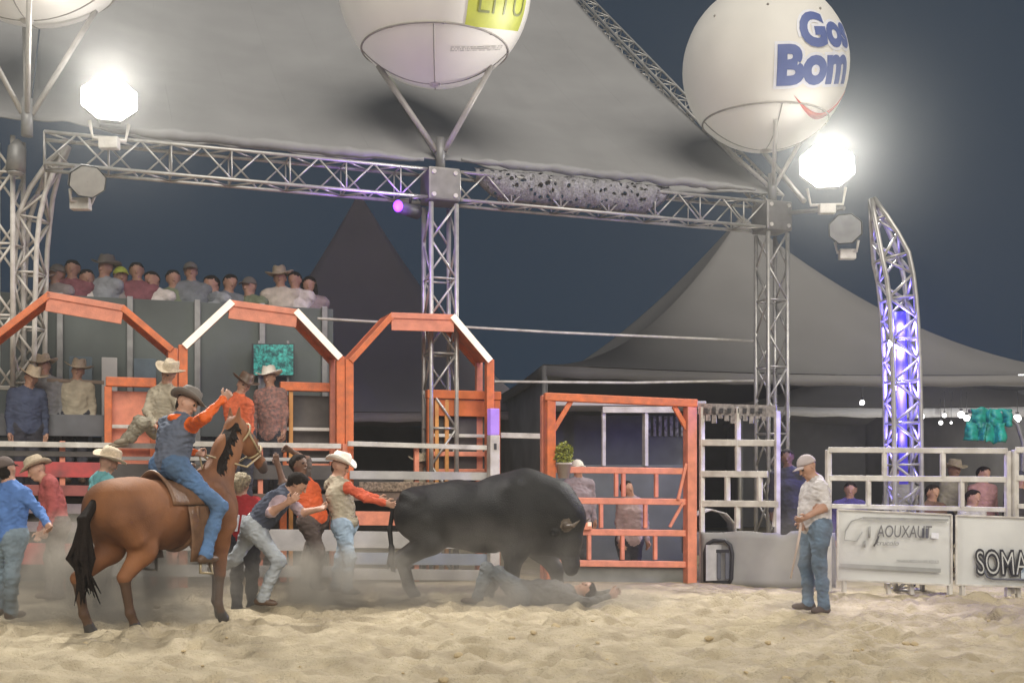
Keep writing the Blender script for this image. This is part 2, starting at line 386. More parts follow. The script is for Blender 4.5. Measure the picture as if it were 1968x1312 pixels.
# ------------------------------------------------------------------ pagoda tents behind
def pagoda(cx, cy, half, eave, peak, label, wall=True, yaw=ANG, conc=2.0, m=None, mw=None):
    t = thing('pagoda_tent', (cx, cy, 0), label, 'tent', 'pagoda tents behind the arena')
    ca, sa = math.cos(yaw), math.sin(yaw)
    W = lambda x, y, z: Vector((cx + x * ca - y * sa, cy + x * sa + y * ca, z))
    rows = []
    for j in range(21):
        s_ = j / 20; r_ = half * (1 - s_) + .02; z = eave + (peak - eave) * s_ ** conc
        row = []
        for k in range(4):
            for i in range(10):
                a = -1 + 2 * i / 10; x, y = [(a, -1), (1, a), (-a, 1), (-1, -a)][k]
                sg = .10 * half * (1 - a * a) * s_ * (1 - s_) * 1.6
                row.append(W(x * r_ * (1 - sg / half), y * r_ * (1 - sg / half), z - .12 * (1 - a * a) * (1 - s_)))
        rows.append(row)
    MB().grid(rows, close=True).build('roof', m or M_CANVAS2, t)
    vr = []
    for z in (eave - .02, eave - .22):
        row = []
        for k in range(4):
            for i in range(16):
                a = -1 + 2 * i / 16; x, y = [(a, -1), (1, a), (-a, 1), (-1, -a)][k]
                row.append(W(x * (half + .03), y * (half + .03), z - .12 * (1 - a * a) - (.03 * (i % 2) if z < eave - .1 else 0)))
        vr.append(row)
    MB().grid(vr, close=True, thick=.01).build('valance', m or M_CANVAS2, t)
    for x, y in ((-1, -1), (1, -1), (1, 1), (-1, 1)):
        MB().tube([W(x * half, y * half, 0), W(x * half, y * half, eave - .03)], .05).build('pole', M_ALU, t)
    if wall:
        h_ = half - .08
        for (x0, y0, x1, y1) in ((-1, 1, 1, 1), (-1, -1, -1, 1), (1, -1, 1, 1)):
            rws = [[W((x0 + (x1 - x0) * i / 20) * h_, (y0 + (y1 - y0) * i / 20) * h_ + .05 * math.sin(i * 2.1), z) for i in range(21)] for z in (0.02, eave * .6, eave - .1)]
            MB().grid(rws, thick=.01).build('side_wall', mw or mat('tent_wall', (.5, .5, .51), .9, 0, .15, 1.0), t)
    return t
def at_px(px, D): return (px - CX) * D / F
zpx = lambda y, D: CH - (y - HY) * D / F
pagoda(at_px(690, 31), 31, 4.1, 3.2, zpx(372, 31), 'pointed grey pagoda tent seen between the spectators and the middle column', m=mat('mauve_canvas', (.80, .72, .76), .85, 0, .06, .6, .1, 2), yaw=R(12), conc=1.35)
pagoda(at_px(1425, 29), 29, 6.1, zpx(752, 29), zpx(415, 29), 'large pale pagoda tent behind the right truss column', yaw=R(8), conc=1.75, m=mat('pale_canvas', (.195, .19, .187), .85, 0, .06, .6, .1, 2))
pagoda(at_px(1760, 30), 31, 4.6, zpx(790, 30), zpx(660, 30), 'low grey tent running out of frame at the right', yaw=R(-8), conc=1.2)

# ------------------------------------------------------------------ advertising balloons
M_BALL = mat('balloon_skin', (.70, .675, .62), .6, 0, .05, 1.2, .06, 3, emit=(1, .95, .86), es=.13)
M_SEAM = mat('seam', (.36, .34, .31), .7)
M_NAVY = mat('navy_print', (.085, .13, .37), .5, 0, .05); M_RED = mat('red_print', (.52, .07, .05), .5, 0, .05)
M_LIME = mat('lime_print', (.52, .56, .06), .5, 0, .10, 4); M_OLIVE = mat('olive_print', (.20, .22, .05), .5, 0, .05)
M_PRINTW = mat('white_print', (.82, .83, .90), .5, 0, .04)
def balloon(c, r, foot, label, leg_w=.05, legs=3, squash=1.0, la=0):
    t = thing('balloon', foot, label, 'balloon', 'round advertising balloons on the truss')
    b = MB(); rows = []
    for j in range(33):
        th = math.pi * j / 32; row = []
        for i in range(64):
            ph = 2 * math.pi * i / 64; g = 1 - .006 * abs(math.cos(ph * 6)) ** 8
            zz = math.cos(th); q = g * (1 - .03 * max(0, -zz - .62))
            row.append(Vector(c) + Vector((math.sin(th) * math.cos(ph) * r * q + 1e-5 * i, math.sin(th) * math.sin(ph) * r * q, zz * r * squash)))
        rows.append(row)
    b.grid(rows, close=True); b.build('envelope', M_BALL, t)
    th = math.acos(-.66); ring = [Vector(c) + Vector((math.sin(th) * math.cos(a) * r * 1.004, math.sin(th) * math.sin(a) * r * 1.004, math.cos(th) * r * squash)) for a in np.linspace(0, 2 * math.pi, 65)]
    sm = MB().tube(ring, .016, 6)
    for k in range(4):
        a = -math.pi / 2 + k * math.pi / 2 + .05
        sm.tube([Vector(c) + Vector((math.sin(q) * math.cos(a) * r * 1.002, math.sin(q) * math.sin(a) * r * 1.002, math.cos(q) * r * squash)) for q in np.linspace(th, math.pi * .985, 12)], .009, 6)
    for k in range(6):
        a = -math.pi / 2 - .9 + k * .36; q = th if k % 2 else th - 1.15
        MB().ball(Vector(c) + Vector((math.sin(q) * math.cos(a) * r, math.sin(q) * math.sin(a) * r, math.cos(q) * r * squash)), .022, seg=8).build('eyelet', M_SEAM, t)
    sm.build('seam_band', M_SEAM, t)
    MB().ball(Vector(c) - Vector((0, 0, r * squash)), .09, (1, 1, .5)).build('valve', M_WHITE, t)
    for k in range(legs):
        a = la + 2 * math.pi * k / legs; q = math.pi * .80
        top = Vector(c) + Vector((math.sin(q) * math.cos(a) * r, math.sin(q) * math.sin(a) * r, math.cos(q) * r * squash))
        MB().tube([Vector(foot) + Vector((math.cos(a) * .06, math.sin(a) * .06, .3)), top], leg_w, 8).build('leg', mat('balloon_leg', (.5, .48, .45), .5, .2), t)
    MB().tube([foot, Vector(foot) + Vector((0, 0, .5))], .075, 10).build('mast', M_GREY, t)
    return t
def on_sphere(c, r, lon0, lat0, tilt=0, lift=1.006):
    """maps flat letter coordinates (m) on to the ball; lon 0 faces the camera side (-y), positive to the right"""
    n = (Vector((0, 0, CH)) - Vector(c)).normalized(); ex = Z0.cross(n).normalized(); ey = n.cross(ex)   # the print faces the arena floor
    def f(x, y):
        x, y = x * math.cos(tilt) - y * math.sin(tilt), x * math.sin(tilt) + y * math.cos(tilt)
        la = lat0 + y / r; lo = lon0 + x / r
        return Vector(c) + (ex * math.cos(la) * math.sin(lo) + n * math.cos(la) * math.cos(lo) + ey * math.sin(la)) * (r * lift)
    return f
c3 = P(1470, 132, 19.5); r3 = 157 * 19.5 / F
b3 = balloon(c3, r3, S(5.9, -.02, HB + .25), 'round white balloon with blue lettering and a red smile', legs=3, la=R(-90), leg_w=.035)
def halo(txt, size, f0, ex): lettering(txt, size, f0, M_PRINTW, b3, extra=ex, sub=.05, name='print_edge')
f1 = on_sphere(c3, r3, R(50), R(21), R(-3), 1.006); f2 = on_sphere(c3, r3, R(38), R(-1), R(-2), 1.006)
f1b = on_sphere(c3, r3, R(50), R(21), R(-3), 1.011); f2b = on_sphere(c3, r3, R(38), R(-1), R(-2), 1.011)
halo('Gos', .74, f1, .085); halo('Bom', .80, f2, .088)
lettering('Gos', .74, f1b, M_NAVY, b3, extra=.038, sub=.05); lettering('Bom', .80, f2b, M_NAVY, b3, extra=.040, sub=.05)
fs = on_sphere(c3, r3, R(50), R(-26), 0, 1.008); rows = []
for i in range(25):
    a = -1 + 2 * i / 24; wd = .055 * (1 - a * a) + .004; y = .40 * (a * a) - .22
    rows.append([fs(a * .72, y + wd), fs(a * .72, y - wd)])
MB().grid(rows, thick=.004).build('smile', M_RED, b3)
c2 = P(836, -24, 17.4); r2 = 186 * 17.4 / F
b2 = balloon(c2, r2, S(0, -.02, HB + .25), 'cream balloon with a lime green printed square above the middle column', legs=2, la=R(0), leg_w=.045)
fl = on_sphere(c2, r2, R(43), R(-5), R(-4), 1.004)
MB().grid([[fl(-.62 + 1.24 * i / 12, -.42 + .84 * j / 10) for i in range(13)] for j in range(11)]).build('printed_square', M_LIME, b2)
fl2 = on_sphere(c2, r2, R(44), R(-7.5), R(-4), 1.009); lettering('LiTU', .52, fl2, M_OLIVE, b2, extra=-.006, sub=.05)
fl3 = on_sphere(c2, r2, R(32), R(-33), R(1), 1.005)
r_ = random.Random(3); mbp = MB()
for i in range(74):
    for j in range(3):
        if r_.random() < .72: mbp.grid([[fl3(-.55 + i * .0148, .035 - j * .03), fl3(-.55 + i * .0148 + .009, .035 - j * .03)], [fl3(-.55 + i * .0148, .015 - j * .03), fl3(-.55 + i * .0148 + .009, .015 - j * .03)]])
mbp.build('small_print', M_SEAM, b2)
c1 = P(52, -172, 15.2); r1 = 212 * 15.2 / F
b1 = balloon(c1, r1, P(52, 262, 15.2), 'plain cream balloon cut by the top left corner', legs=4, la=R(25), leg_w=.035)

# ------------------------------------------------------------------ floodlights (lit) and their dark twins below
def lamp_head(name, c, sz, lit, label, yaw=0, tilt=-.25, power=0):
    t = thing(name, c - Vector((0, 0, sz * .75)), label, 'floodlight', 'floodlights on the truss')
    rot = Matrix.Rotation(yaw, 3, 'Z') @ Matrix.Rotation(tilt, 3, 'X')
    pl = lambda x, y, z: Vector(c) + rot @ Vector((x, y, z))
    poly = [(math.cos(a) * sz * .56, math.sin(a) * sz * .5) for a in [R(22.5 + 45 * i) for i in range(8)]]
    rows = []
    for y, k in ((-.10, 1.0), (-.06, 1.0), (.02, .93), (.16, .62), (.24, .45)):
        rows.append([pl(x * k, y, z * k) for x, z in poly])
    b = MB().grid(rows, close=True, smooth=False); b.bm.faces.new([b.bm.verts.new(pl(x * .45, .24, z * .45)) for x, z in poly]); b.build('housing', M_GREY, t)
    lens = MB(); lens.grid([[pl(x * k, -.10 - .05 * (1 - k * k), z * k) for x, z in poly] for k in (.97, .7, .35, .02)], close=True) if lit else lens.grid([[pl(x * k, -.103, z * k) for x, z in poly] for k in (.93, .02)], close=True)
    lens.build('lens', mat('lit_lens', (.9, .9, .85), .3, emit=(1, .98, .92), es=22) if lit else mat('clear_lens', (.45, .46, .46), .12, .3), t)
    MB().tube([pl(-sz * .36, .06, -sz * .38), pl(-sz * .30, .08, -sz * .72), pl(sz * .30, .08, -sz * .72), pl(sz * .36, .06, -sz * .38)], .025, 8).build('bracket', M_WHITE, t)
    MB().box(pl(0, .09, -sz * .80), .26, .14, .16, None, .015).build('ballast_box', M_WHITE, t)
    if lit:
        l = bpy.data.lights.new('floodlight_bulb', 'SPOT'); l.energy = power; l.spot_size = R(168); l.spot_blend = .5; l.shadow_soft_size = .28; l.color = (1, .965, .90)
        lo = bpy.data.objects.new('floodlight_bulb', l); C.objects.link(lo); lo.location = pl(0, -.45, 0); lo.rotation_euler = (rot @ Vector((0, -1, -.35))).to_track_quat('-Z', 'Y').to_euler()
        lo.parent = t; lo.matrix_parent_inverse = t.matrix_basis.inverted()
    return t
lamp_head('floodlight', P(210, 198, 15.6), .70, True, 'lit white floodlight above the left end of the beam', R(20), power=2600)
lamp_head('floodlight', P(1588, 324, 18.6), .84, True, 'lit white floodlight beside the blue lettered balloon', R(-8), power=3000)
lamp_head('floodlight', P(165, 345, 15.3), .46, False, 'unlit grey floodlight hanging under the left end of the beam', R(35), tilt=.5)
lamp_head('floodlight', P(1626, 440, 18.2), .50, False, 'unlit grey floodlight below the lit one at the right', R(-22), tilt=.2)
t = MB().tube([S(6.1, 0, HB + .1), P(1560, 405, 18.9), P(1600, 402, 18.7), P(1622, 400, 18.45)], .035, 8).build('lamp_arm', M_GREY); tag(t, 'short grey arm holding the right floodlights out from the column', 'arm')

# purple stage lamp under the beam
t = thing('stage_lamp', P(770, 372, 17.3), 'small purple stage lamp hanging under the beam left of the middle column', 'stage lamp')
b = MB().tube([P(790, 372, 17.3), P(788, 392, 17.3)], .02); b.build('hook', M_DARK, t)
MB().tube([P(802, 408, 17.3), P(765, 398, 17.0)], [.11, .085], 12).build('can', M_DARK, t)
MB().ball(P(765, 396, 16.95), .075, (1, .5, 1.2)).build('lens', mat('purple_lens', (.3, .1, .8), emit=(.20, .03, 1), es=2.2), t)
l = bpy.data.lights.new('stage_bulb', 'POINT'); l.energy = 25; l.color = (.35, .12, 1); l.shadow_soft_size = .1
lo = new_obj('stage_bulb', l, t); lo.location = P(760, 398, 16.75)

# ------------------------------------------------------------------ curved truss towers
def curved_truss(pts, side, wd, dp, n, label, mbase, blue=None):
    t = thing('curved_truss', pts[0], label, 'truss tower', 'curved truss towers of the entrance arch')
    # resample
    pts = [Vector(p) for p in pts]; cum = [0]
    for i in range(1, len(pts)): cum.append(cum[-1] + (pts[i] - pts[i - 1]).length)
    def at(s_):
        s_ = min(max(s_, 0), cum[-1])
        for i in range(1, len(pts)):
            if s_ <= cum[i] + 1e-9:
                f = (s_ - cum[i - 1]) / (cum[i] - cum[i - 1]); return pts[i - 1].lerp(pts[i], f)
    L = cum[-1]; fr = []
    for k in range(n + 1):
        p = at(L * k / n); d = (at(L * k / n + .12) - at(L * k / n - .12)).normalized(); sd = Vector((1, 0, 0)); sd = (sd - d * sd.dot(d)).normalized(); dpv = d.cross(sd).normalized()
        tp = 1 if k < n - 2 else (.75 if k == n - 2 else (.45 if k == n - 1 else .1))
        fr.append([p + sd * (i * wd / 2 * tp) + dpv * (j * dp / 2 * tp) for i, j in ((-1, -1), (1, -1), (1, 1), (-1, 1))])
    for c in range(4): MB().tube([f[c] for f in fr], .036, 8).build('chord', mbase, t)
    lt = MB()
    for k in range(n):
        for c in range(4):
            a, b_ = fr[k][c], fr[k + 1][(c + 1) % 4]
            if (k + c) % 2: a, b_ = fr[k][(c + 1) % 4], fr[k + 1][c]
            lt.tube([a, b_], .02, 6)
            if k % 2 == 0: lt.tube([fr[k][c], fr[k][(c + 1) % 4]], .018, 6)
    lt.build('lattice', mbase, t)
    return t
D7 = 15.6
cp = [(1738, 1138, 0), (1737, 960), (1735, 800), (1733, 700), (1728, 600), (1722, 540), (1710, 485), (1697, 445), (1684, 405), (1676, 382)]
pts = [P(p[0], p[1], D7) for p in cp]; pts[0].z = 0
ct = curved_truss(pts, None, .36, .36, 19, 'curved white truss tower glowing blue behind the right fence', M_ALU)
sp = MB().tube([P(1722, 665, D7 - .05), P(1714, 655, D7 - .16)], [.05, .065], 10).build('blue_lamp_can', M_DARK, ct)
MB().ball(P(1713, 661, D7 - .17), .055, (.8, .8, 1.5)).build('blue_lens', mat('blue_lens', (.6, .6, 1), emit=(.55, .55, 1), es=14), ct)
MB().tube([P(1732, 735, D7), P(1728, 600, D7)], .085, 10).build('blue_glow_fill', mat('blue_glow_fill', (.05, .05, .6), emit=(.035, .02, .75), es=1.5), ct)  # glowing tubes added inside to deepen the blue of the tower
MB().tube([P(1737, 930, D7), P(1732, 740, D7)], .06, 10).build('blue_glow_fill', mat('dim_glow_fill', (.08, .07, .4), emit=(.09, .06, .6), es=.45), ct)  # dimmer glow added lower down the tower
for zz, e_ in ((625, 90), (680, 150), (740, 90), (840, 30)):
    l = bpy.data.lights.new('blue_bulb', 'POINT'); l.energy = e_; l.color = (.16, .12, 1); l.shadow_soft_size = .06
    lo = new_obj('blue_bulb', l, ct); lo.location = P(1731, zz, D7 - .12)
cl = [(60, 737), (60, 640), (62, 560), (64, 480), (70, 420), (84, 370), (100, 335), (118, 300), (135, 280)]
pts = [P(x - 4, y, 16.2) for x, y in cl]
curved_truss(pts, None, .30, .36, 9, 'curved pale truss tower at the left end of the spectator stand', M_WHITE)
box_truss('truss_column', P(10, 745, 16.0), P(10, 268, 16.0), .36, .34, .50, 'pale square truss column cut by the left edge', 'truss column', 'columns of the canopy truss', side=(1, 0, 0), m=M_WHITE, r=.036)
t = thing('par_lamp', P(35, 270, 15.7), 'rounded grey lamp hanging on the left edge column', 'stage lamp')
MB().tube([P(34, 272, 15.7), P(33, 285, 15.65), P(30, 330, 15.65)], [.05, .12, .13], 14).build('can', M_GREY, t)
MB().ball(P(30, 332, 15.65), .115, (1, 1, .35)).build('lens', mat('clear_lens', (.45, .46, .46), .12, .3), t)

# ------------------------------------------------------------------ bucking chutes: orange arches, gates, rails
VF = -.56
def arch(pts_px, label, depth=.62, th=.07, posts=True, cream=()):  # cream: slopes of the braces that carry the painted glare
    a = thing('chute_arch', SP(pts_px[0][0], HY + 210, VF), label, 'chute arch', 'orange arches over the bucking chutes')
    w_ = [SP(x, y, VF) for x, y in pts_px]
    if posts:
        w_ = [Vector((w_[0].x, w_[0].y, 0))] + w_ + [Vector((w_[-1].x, w_[-1].y, 0))]
    names = ['post', 'brace', 'crossbar', 'brace', 'post'] if posts else ['brace', 'crossbar', 'brace']
    for (p, q, nm) in zip(w_[:-1], w_[1:], names):
        d = (q - p).normalized(); nrm = VX.cross(d).normalized()
        if nrm.dot(Vector((0, 0, 1))) < -.01: nrm = -nrm
        if abs(d.z) > .97: nrm = UX.copy()
        ex = d * (.012 if nm != 'post' else 0)
        if nm == 'post':
            b = MB().bar(p + VX * .06, q + VX * .06, .12, .12, UX, .012); b.build('post', M_ORANGE, a)
            MB().bar(p + VX * (depth - .06), q + VX * (depth - .06), .10, .10, UX, .012).build('post', M_ORANGE2, a)
        else:
            b = MB()
            b.bar(p + VX * (depth / 2) - ex, q + VX * (depth / 2) + ex, depth, .012, nrm)           # web plate
            b.bar(p - nrm * .03 - ex, q - nrm * .03 + ex, .05, .085, nrm, .008); b.bar(p + VX * depth - nrm * .03 - ex, q + VX * depth - nrm * .03 + ex, .05, .085, nrm, .008)
            if nm == 'crossbar': b.bar(p - nrm * .145 + VX * .01, q - nrm * .145 + VX * .01, .03, .20, nrm, .006)
            b.build(nm, M_ORANGE if nm == 'brace' else M_ORANGE2, a)
            if nm == 'brace' and ((p.x < q.x and p.z < q.z) in cream): MB().bar(p - nrm * .03 - VX * .036 - ex, q - nrm * .03 - VX * .036 + ex, .02, .095, nrm, .006).build('glare_strip', mat('painted_glare', (.86, .80, .70), .35, emit=(1, .86, .70), es=.55), a)  # glare on the brace edges put in as a pale glowing strip
    return a
arch([(-45, 668), (92, 562), (238, 588), (332, 668)], 'salmon orange steel arch at the left under the spectators')
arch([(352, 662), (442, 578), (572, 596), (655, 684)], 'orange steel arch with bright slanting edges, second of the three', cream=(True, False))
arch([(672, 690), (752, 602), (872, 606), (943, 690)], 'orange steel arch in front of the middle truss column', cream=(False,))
def rail(name, x0, y0, x1, y1, v, h, m, label, cat='rail', th=.05, parent=None, group=None):
    o = MB().bar(SP(x0, y0, v), SP(x1, y1, v), th, h, Z0, .006).build(name, m, parent)
    if parent is None: tag(o, label, cat, group)
    return o
# front fence of the chutes: planks on posts
ff = thing('chute_fence', SP(400, 1120, VF - .15), 'long chute fence of pale top rail and mixed planks behind the horse', 'fence')
for x0, x1 in ((-40, 330), (338, 655), (668, 935)):
    rail('top_rail', x0, 852, x1, 857 if x1 < 900 else 860, VF - .16, .07, M_WHITE, '', parent=ff)
rows_ = [(-40, 200, 900, .20, 'red'), (-40, 200, 940, .14, 'red2'), (-40, 200, 975, .13, 'mauve'), (-40, 200, 1010, .13, 'mauve'), (-40, 200, 1062, .28, 'red'),
         (205, 660, 905, .20, 'dk'), (205, 660, 960, .20, 'brown'), (205, 660, 1035, .30, 'pale'), (205, 660, 1095, .16, 'pale'),
         (672, 940, 912, .12, 'pale'), (672, 940, 948, .20, 'brown'), (672, 940, 995, .20, 'or'), (672, 940, 1036, .24, 'pale'), (672, 940, 1072, .17, 'bluep'), (672, 940, 1102, .16, 'pale'),
         (-40, 200, 870, .07, 'dk'), (205, 660, 880, .05, 'pale')]
pm = {'red': mat('red_plank', (.55, .07, .07), .6, 0, .2, 5, dirt=(.25, .07, .07)), 'red2': mat('red_plank2', (.34, .10, .09), .6, 0, .2, 5), 'mauve': mat('mauve_plank', (.27, .22, .26), .6, 0, .2, 4),
      'dk': mat('dark_plank', (.10, .09, .085), .7, 0, .2, 4), 'brown': mat('brown_plank', (.17, .12, .095), .7, 0, .2, 4), 'pale': mat('pale_plank', (.52, .51, .50), .6, 0, .15, 3), 'or': M_ORANGE2, 'bluep': mat('blue_plank', (.30, .35, .45), .6, 0, .15, 3)}
for x0, x1, y, h_, k in rows_: rail('plank', x0, y, x1, y + 3, VF - .10, h_, pm[k], '', parent=ff, th=.035)
for x in (-30, 120, 335, 500, 662, 800, 938):
    p = SP(x, 1100, VF - .04); MB().bar((p.x, p.y, 0), (p.x, p.y, 2.0), .07, .07, UX, .006).build('fence_post', M_ORANGE2, ff)
b = MB(); rows = []
for jy in range(8):
    row = []
    for i in range(120):
        q = SP(690 + 235 * i / 119, 926 + 18 * jy / 7, VF - .13); row.append(q - VX * (.035 * abs(mnoise.noise(Vector((i * .45, jy * .9, 2))))))
    rows.append(row)
b.grid(rows, thick=.01)
b.build('rope_netting', mat('netting', (.32, .24, .18), .9, 0, .4, 30), ff)
# inner chute boxes standing on the catwalk
def frame_box(px0, px1, y0, y1, v, label, m=M_ORANGE, panel=True, depth=.5, inner=(), header=False):
    t = thing('chute_gate', SP((px0 + px1) / 2, y1, v), label, 'chute gate', 'orange gates inside the chutes')
    A, B_ = SP(px0, y0, v), SP(px1, y0, v); zt, zb = A.z, 0
    def pt(q, z, dv=0): return Vector((A.x + (B_.x - A.x) * q, A.y + (B_.y - A.y) * q, z)) + VX * dv
    MB().bar(pt(-.02, zt), pt(1.02, zt), .14, .13, Z0, .012).build('head_rail', m, t)
    MB().bar(pt(.03, zb), pt(.03, zt - .065), .10, .10, UX, .012).build('post', m, t); MB().bar(pt(.97, zb), pt(.97, zt - .065), .10, .10, UX, .012).build('post', m, t)
    if header: MB().bar(pt(.09, zt - .20), pt(.91, zt - .20), .05, .25, Z0, .008).build('header_board', m, t)
    for f in (.22, .5, .75): MB().bar(pt(.04, zt - .4 - f * 1.0), pt(.96, zt - .4 - f * 1.0), .05, .05 + .02 * (f == .5), Z0, .008).build('slide_bar', M_WHITE if f == .22 else M_ORANGE2, t)
    if panel: MB().bar(pt(.5, zt - 1.2, .12), pt(.5, zt - .12, .12), (B_ - A).length * .98, .03, VX).build('panel', M_ORANGE2 if panel == 1 else pm['dk'], t)
    for q in inner: MB().bar(pt(q, zb), pt(q, zt - .07), .07, .06, UX, .008).build('upright', mat('amber_paint', (.72, .34, .10), .5), t)
    return t
frame_box(205, 298, 733, 850, .05, 'orange box gate beside the khaki dressed man', panel=1)
frame_box(540, 655, 742, 850, .05, 'orange gate with a bright top rail between two arches', panel=2, inner=(.16,))
frame_box(822, 958, 757, 850, -.15, 'orange framed gate with slim uprights under the third arch', panel=2, inner=(.12, .26), m=mat('deep_orange', (.62, .15, .035), .45, 0, .15, 5), header=True)
# led post between third arch and big gate
t = thing('led_post', SP(948, 1120, VF - .2), 'white post with a purple lit top right of the third arch', 'post')
p = SP(948, 1100, VF - .2); ztop, zmid = SP(948, 785, VF - .2).z, SP(948, 836, VF - .2).z
MB().bar((p.x, p.y, 0), (p.x, p.y, zmid), .17, .15, UX, .012).build('post', M_WHITE, t)
MB().bar((p.x, p.y, zmid + .005), (p.x, p.y, ztop), .16, .14, UX, .012).build('purple_cap', mat('purple_led', (.35, .22, .6), .4, emit=(.40, .20, .85), es=.55), t)
MB().box(Vector((p.x, p.y, 1.98)) - VX * .085, .04, .02, .09, Matrix((UX, VX, Z0)).transposed()).build('switch', M_DARK, t)
rail('short_rail', 962, 836, 1044, 838, -.55, .08, M_WHITE, 'short bright white rail between the purple post and the big gate')

# ------------------------------------------------------------------ big orange gate
ga, gb = P(1040, 920, 16.2), P(1345, 920, 16.5)
GA, GB = (ga.x, ga.y), (gb.x, gb.y)
G = lambda x, y, dd=0: L2(GA, GB, x, y) + Vector((0, dd, 0))
g = thing('orange_gate', Vector((ga.x, ga.y, 0)), 'tall orange steel gate with stacked rails beside the bull', 'gate')
def gbar(nm, x0, y0, x1, y1, wd=.10, ht=.10, m=M_ORANGE, dd=0, up=None):
    a, b_ = G(x0, y0, dd), G(x1, y1, dd); a.z = max(a.z, 0.0); b_.z = max(b_.z, 0.0)
    return MB().bar(a, b_, wd, ht, up or Z0, .012).build(nm, m, g)
gbar('post', 1057, 1132, 1057, 764, .13, .13); gbar('post', 1326, 1130, 1326, 782, .15, .15, M_ORANGE2)
gbar('post', 1046, 1132, 1046, 758, .09, .09, M_ORANGE2, .16)
gbar('head_rail', 1046, 762, 1338, 775, .16, .11)
gbar('brace', 1064, 826, 1098, 769, .07, .07); gbar('brace', 1295, 780, 1321, 826, .07, .07)
for y in (902, 961, 1021, 1081): gbar('rail', 1064, y, 1317, y + 3, .07, .09, M_ORANGE2)
for i, (x, y0, y1) in enumerate([(1184, 908, 954), (1198, 908, 954), (1261, 908, 955), (1155, 967, 1014), (1240, 967, 1014), (1196, 1027, 1075), (1259, 1027, 1075), (1132, 1027, 1075)]): gbar('upright', x, y0, x, y1, .055, .055, M_ORANGE2)
for x0, y0, x1, y1 in [(1318, 890, 1302, 960), (1312, 965, 1286, 1012)]: gbar('stay', x0, y0, x1, y1, .045, .045, M_ORANGE2, -.05)
b = MB(); 
for z0, z1, x0, x1 in [(1027, 1075, 1064, 1317)]:
    b.bar(G(x0, 1100, .06), G(x1, 1104, .06), .03, .24, Z0)
b.build('kick_board', mat('grey_board', (.22, .225, .21), .8, 0, .2, 3), g)
MB().box(G(1123, 1010, -.06), .20, .10, .10, None, .01).build('latch', M_ORANGE2, g)
for x in (1117, 1132): MB().box(G(x, 1006, -.118), .055, .012, .06, None, .004).build('reflector', mat('reflector', (.9, .75, .6), .3, emit=(1, .7, .5), es=.35), g)  # glint of the reflectors put in as a faint glow
# booth behind the gate
def booth():
    t = thing('booth', P(1240, 1110, 18.4), 'low grey booth with white window frames seen through the orange gate', 'booth')
    z0 = 0
    p0, p1 = P(1060, 920, 18.4), P(1332, 920, 18.6); hz = lambda y: zpx(y, 18.5)
    MB().box(((p0.x + p1.x) / 2, 19.2, hz(893) / 2), p1.x - p0.x, 1.3, hz(893), None, .01).build('counter', mat('booth_grey', (.16, .18, .18), .7, 0, .15, 2), t)
    MB().box(((p0.x + p1.x) / 2, 19.75, (hz(893) + hz(790)) / 2), p1.x - p0.x, .06, hz(790) - hz(893), None).build('back_wall', mat('booth_back', (.14, .15, .165), .8, 0, .25, 1.5), t)
    for x in (1160, 1240): 
        q = P(x, 900, 18.55); MB().bar((q.x, 18.55, hz(895)), (q.x, 18.55, hz(786)), .05 if x < 1200 else .11, .06, UX, .006).build('window_post', M_WHITE, t)
    q0, q1 = P(1158, 790, 18.5), P(1300, 790, 18.5); MB().bar((q0.x, 18.5, hz(787)), (q1.x, 18.5, hz(787)), .06, .10, Z0, .006).build('window_head', M_WHITE, t)
    q0, q1 = P(1060, 760, 18.5), P(1345, 760, 18.5); MB().box(((q0.x + q1.x) / 2, 19.2, hz(775)), q1.x - q0.x + .2, 1.5, .08, None, .02).build('roof', M_CANVAS2, t)
    b = MB()
    for i in range(7): q = P(1258 + i * 3, 800, 18.9); b.box((q.x + i * .07, 19.68, hz(812)), .05, .03, .34)
    b.build('shelf_goods', mat('goods', (.4, .4, .4), .6, 0, .4, 14), t)
booth()

# ------------------------------------------------------------------ white pipe fence between gate and man
fa, fb = P(1345, 920, 16.6), P(1600, 920, 15.6)
FA, FB = (fa.x, fa.y), (fb.x, fb.y); FP = lambda x, y, dd=0: L2(FA, FB, x, y) + Vector((0, dd, 0))
f = thing('pipe_fence', Vector((fa.x, fa.y, 0)), 'white pipe fence between the orange gate and the standing man', 'fence')
def fbar(nm, x0, y0, x1, y1, r_=.045, m=M_WHITE, parent=f, fn=FP): 
    a, b_ = fn(x0, y0), fn(x1, y1); a.z = max(0, a.z); b_.z = max(0, b_.z)
    return MB().bar(a, b_, r_ * 1.6, r_ * 2, Z0, .008).build(nm, m, parent)
for y, x1 in ((850, 1488), (910, 1475), (967, 1498)): fbar('rail', 1346, y, x1, y + 1)
for x, y0, y1 in ((1418, 782, 905), (1398, 915, 963), (1460, 915, 963), (1417, 972, 1015), (1349, 1125, 782), (1494, 1125, 790), (1408, 856, 845)): fbar('upright', x, y0, x, y1, .035)
fbar('hook', 1494, 968, 1488, 1012, .03)
# torn-edged scoreboard strip on top
b = MB(); a0, b0 = FP(1342, 785), FP(1492, 790); b.bar(a0, b0, .03, .16, Z0); 
for i in range(11):
    x = 1345 + i * 12; b.bar(FP(x, 797), FP(x + 8, 797), .03, .10 + .07 * ((i * 7) % 3), Z0)
b.build('valance_strip', mat('grey_strip', (.40, .37, .36), .8, 0, .3, 20), f)
b = MB()
for i in range(8): x = 1352 + i * 15; b.bar(FP(x, 789, -.03), FP(x + 7, 789, -.03), .01, .07, Z0)
b.build('strip_print', mat('dark_print', (.06, .06, .065), .7), f)
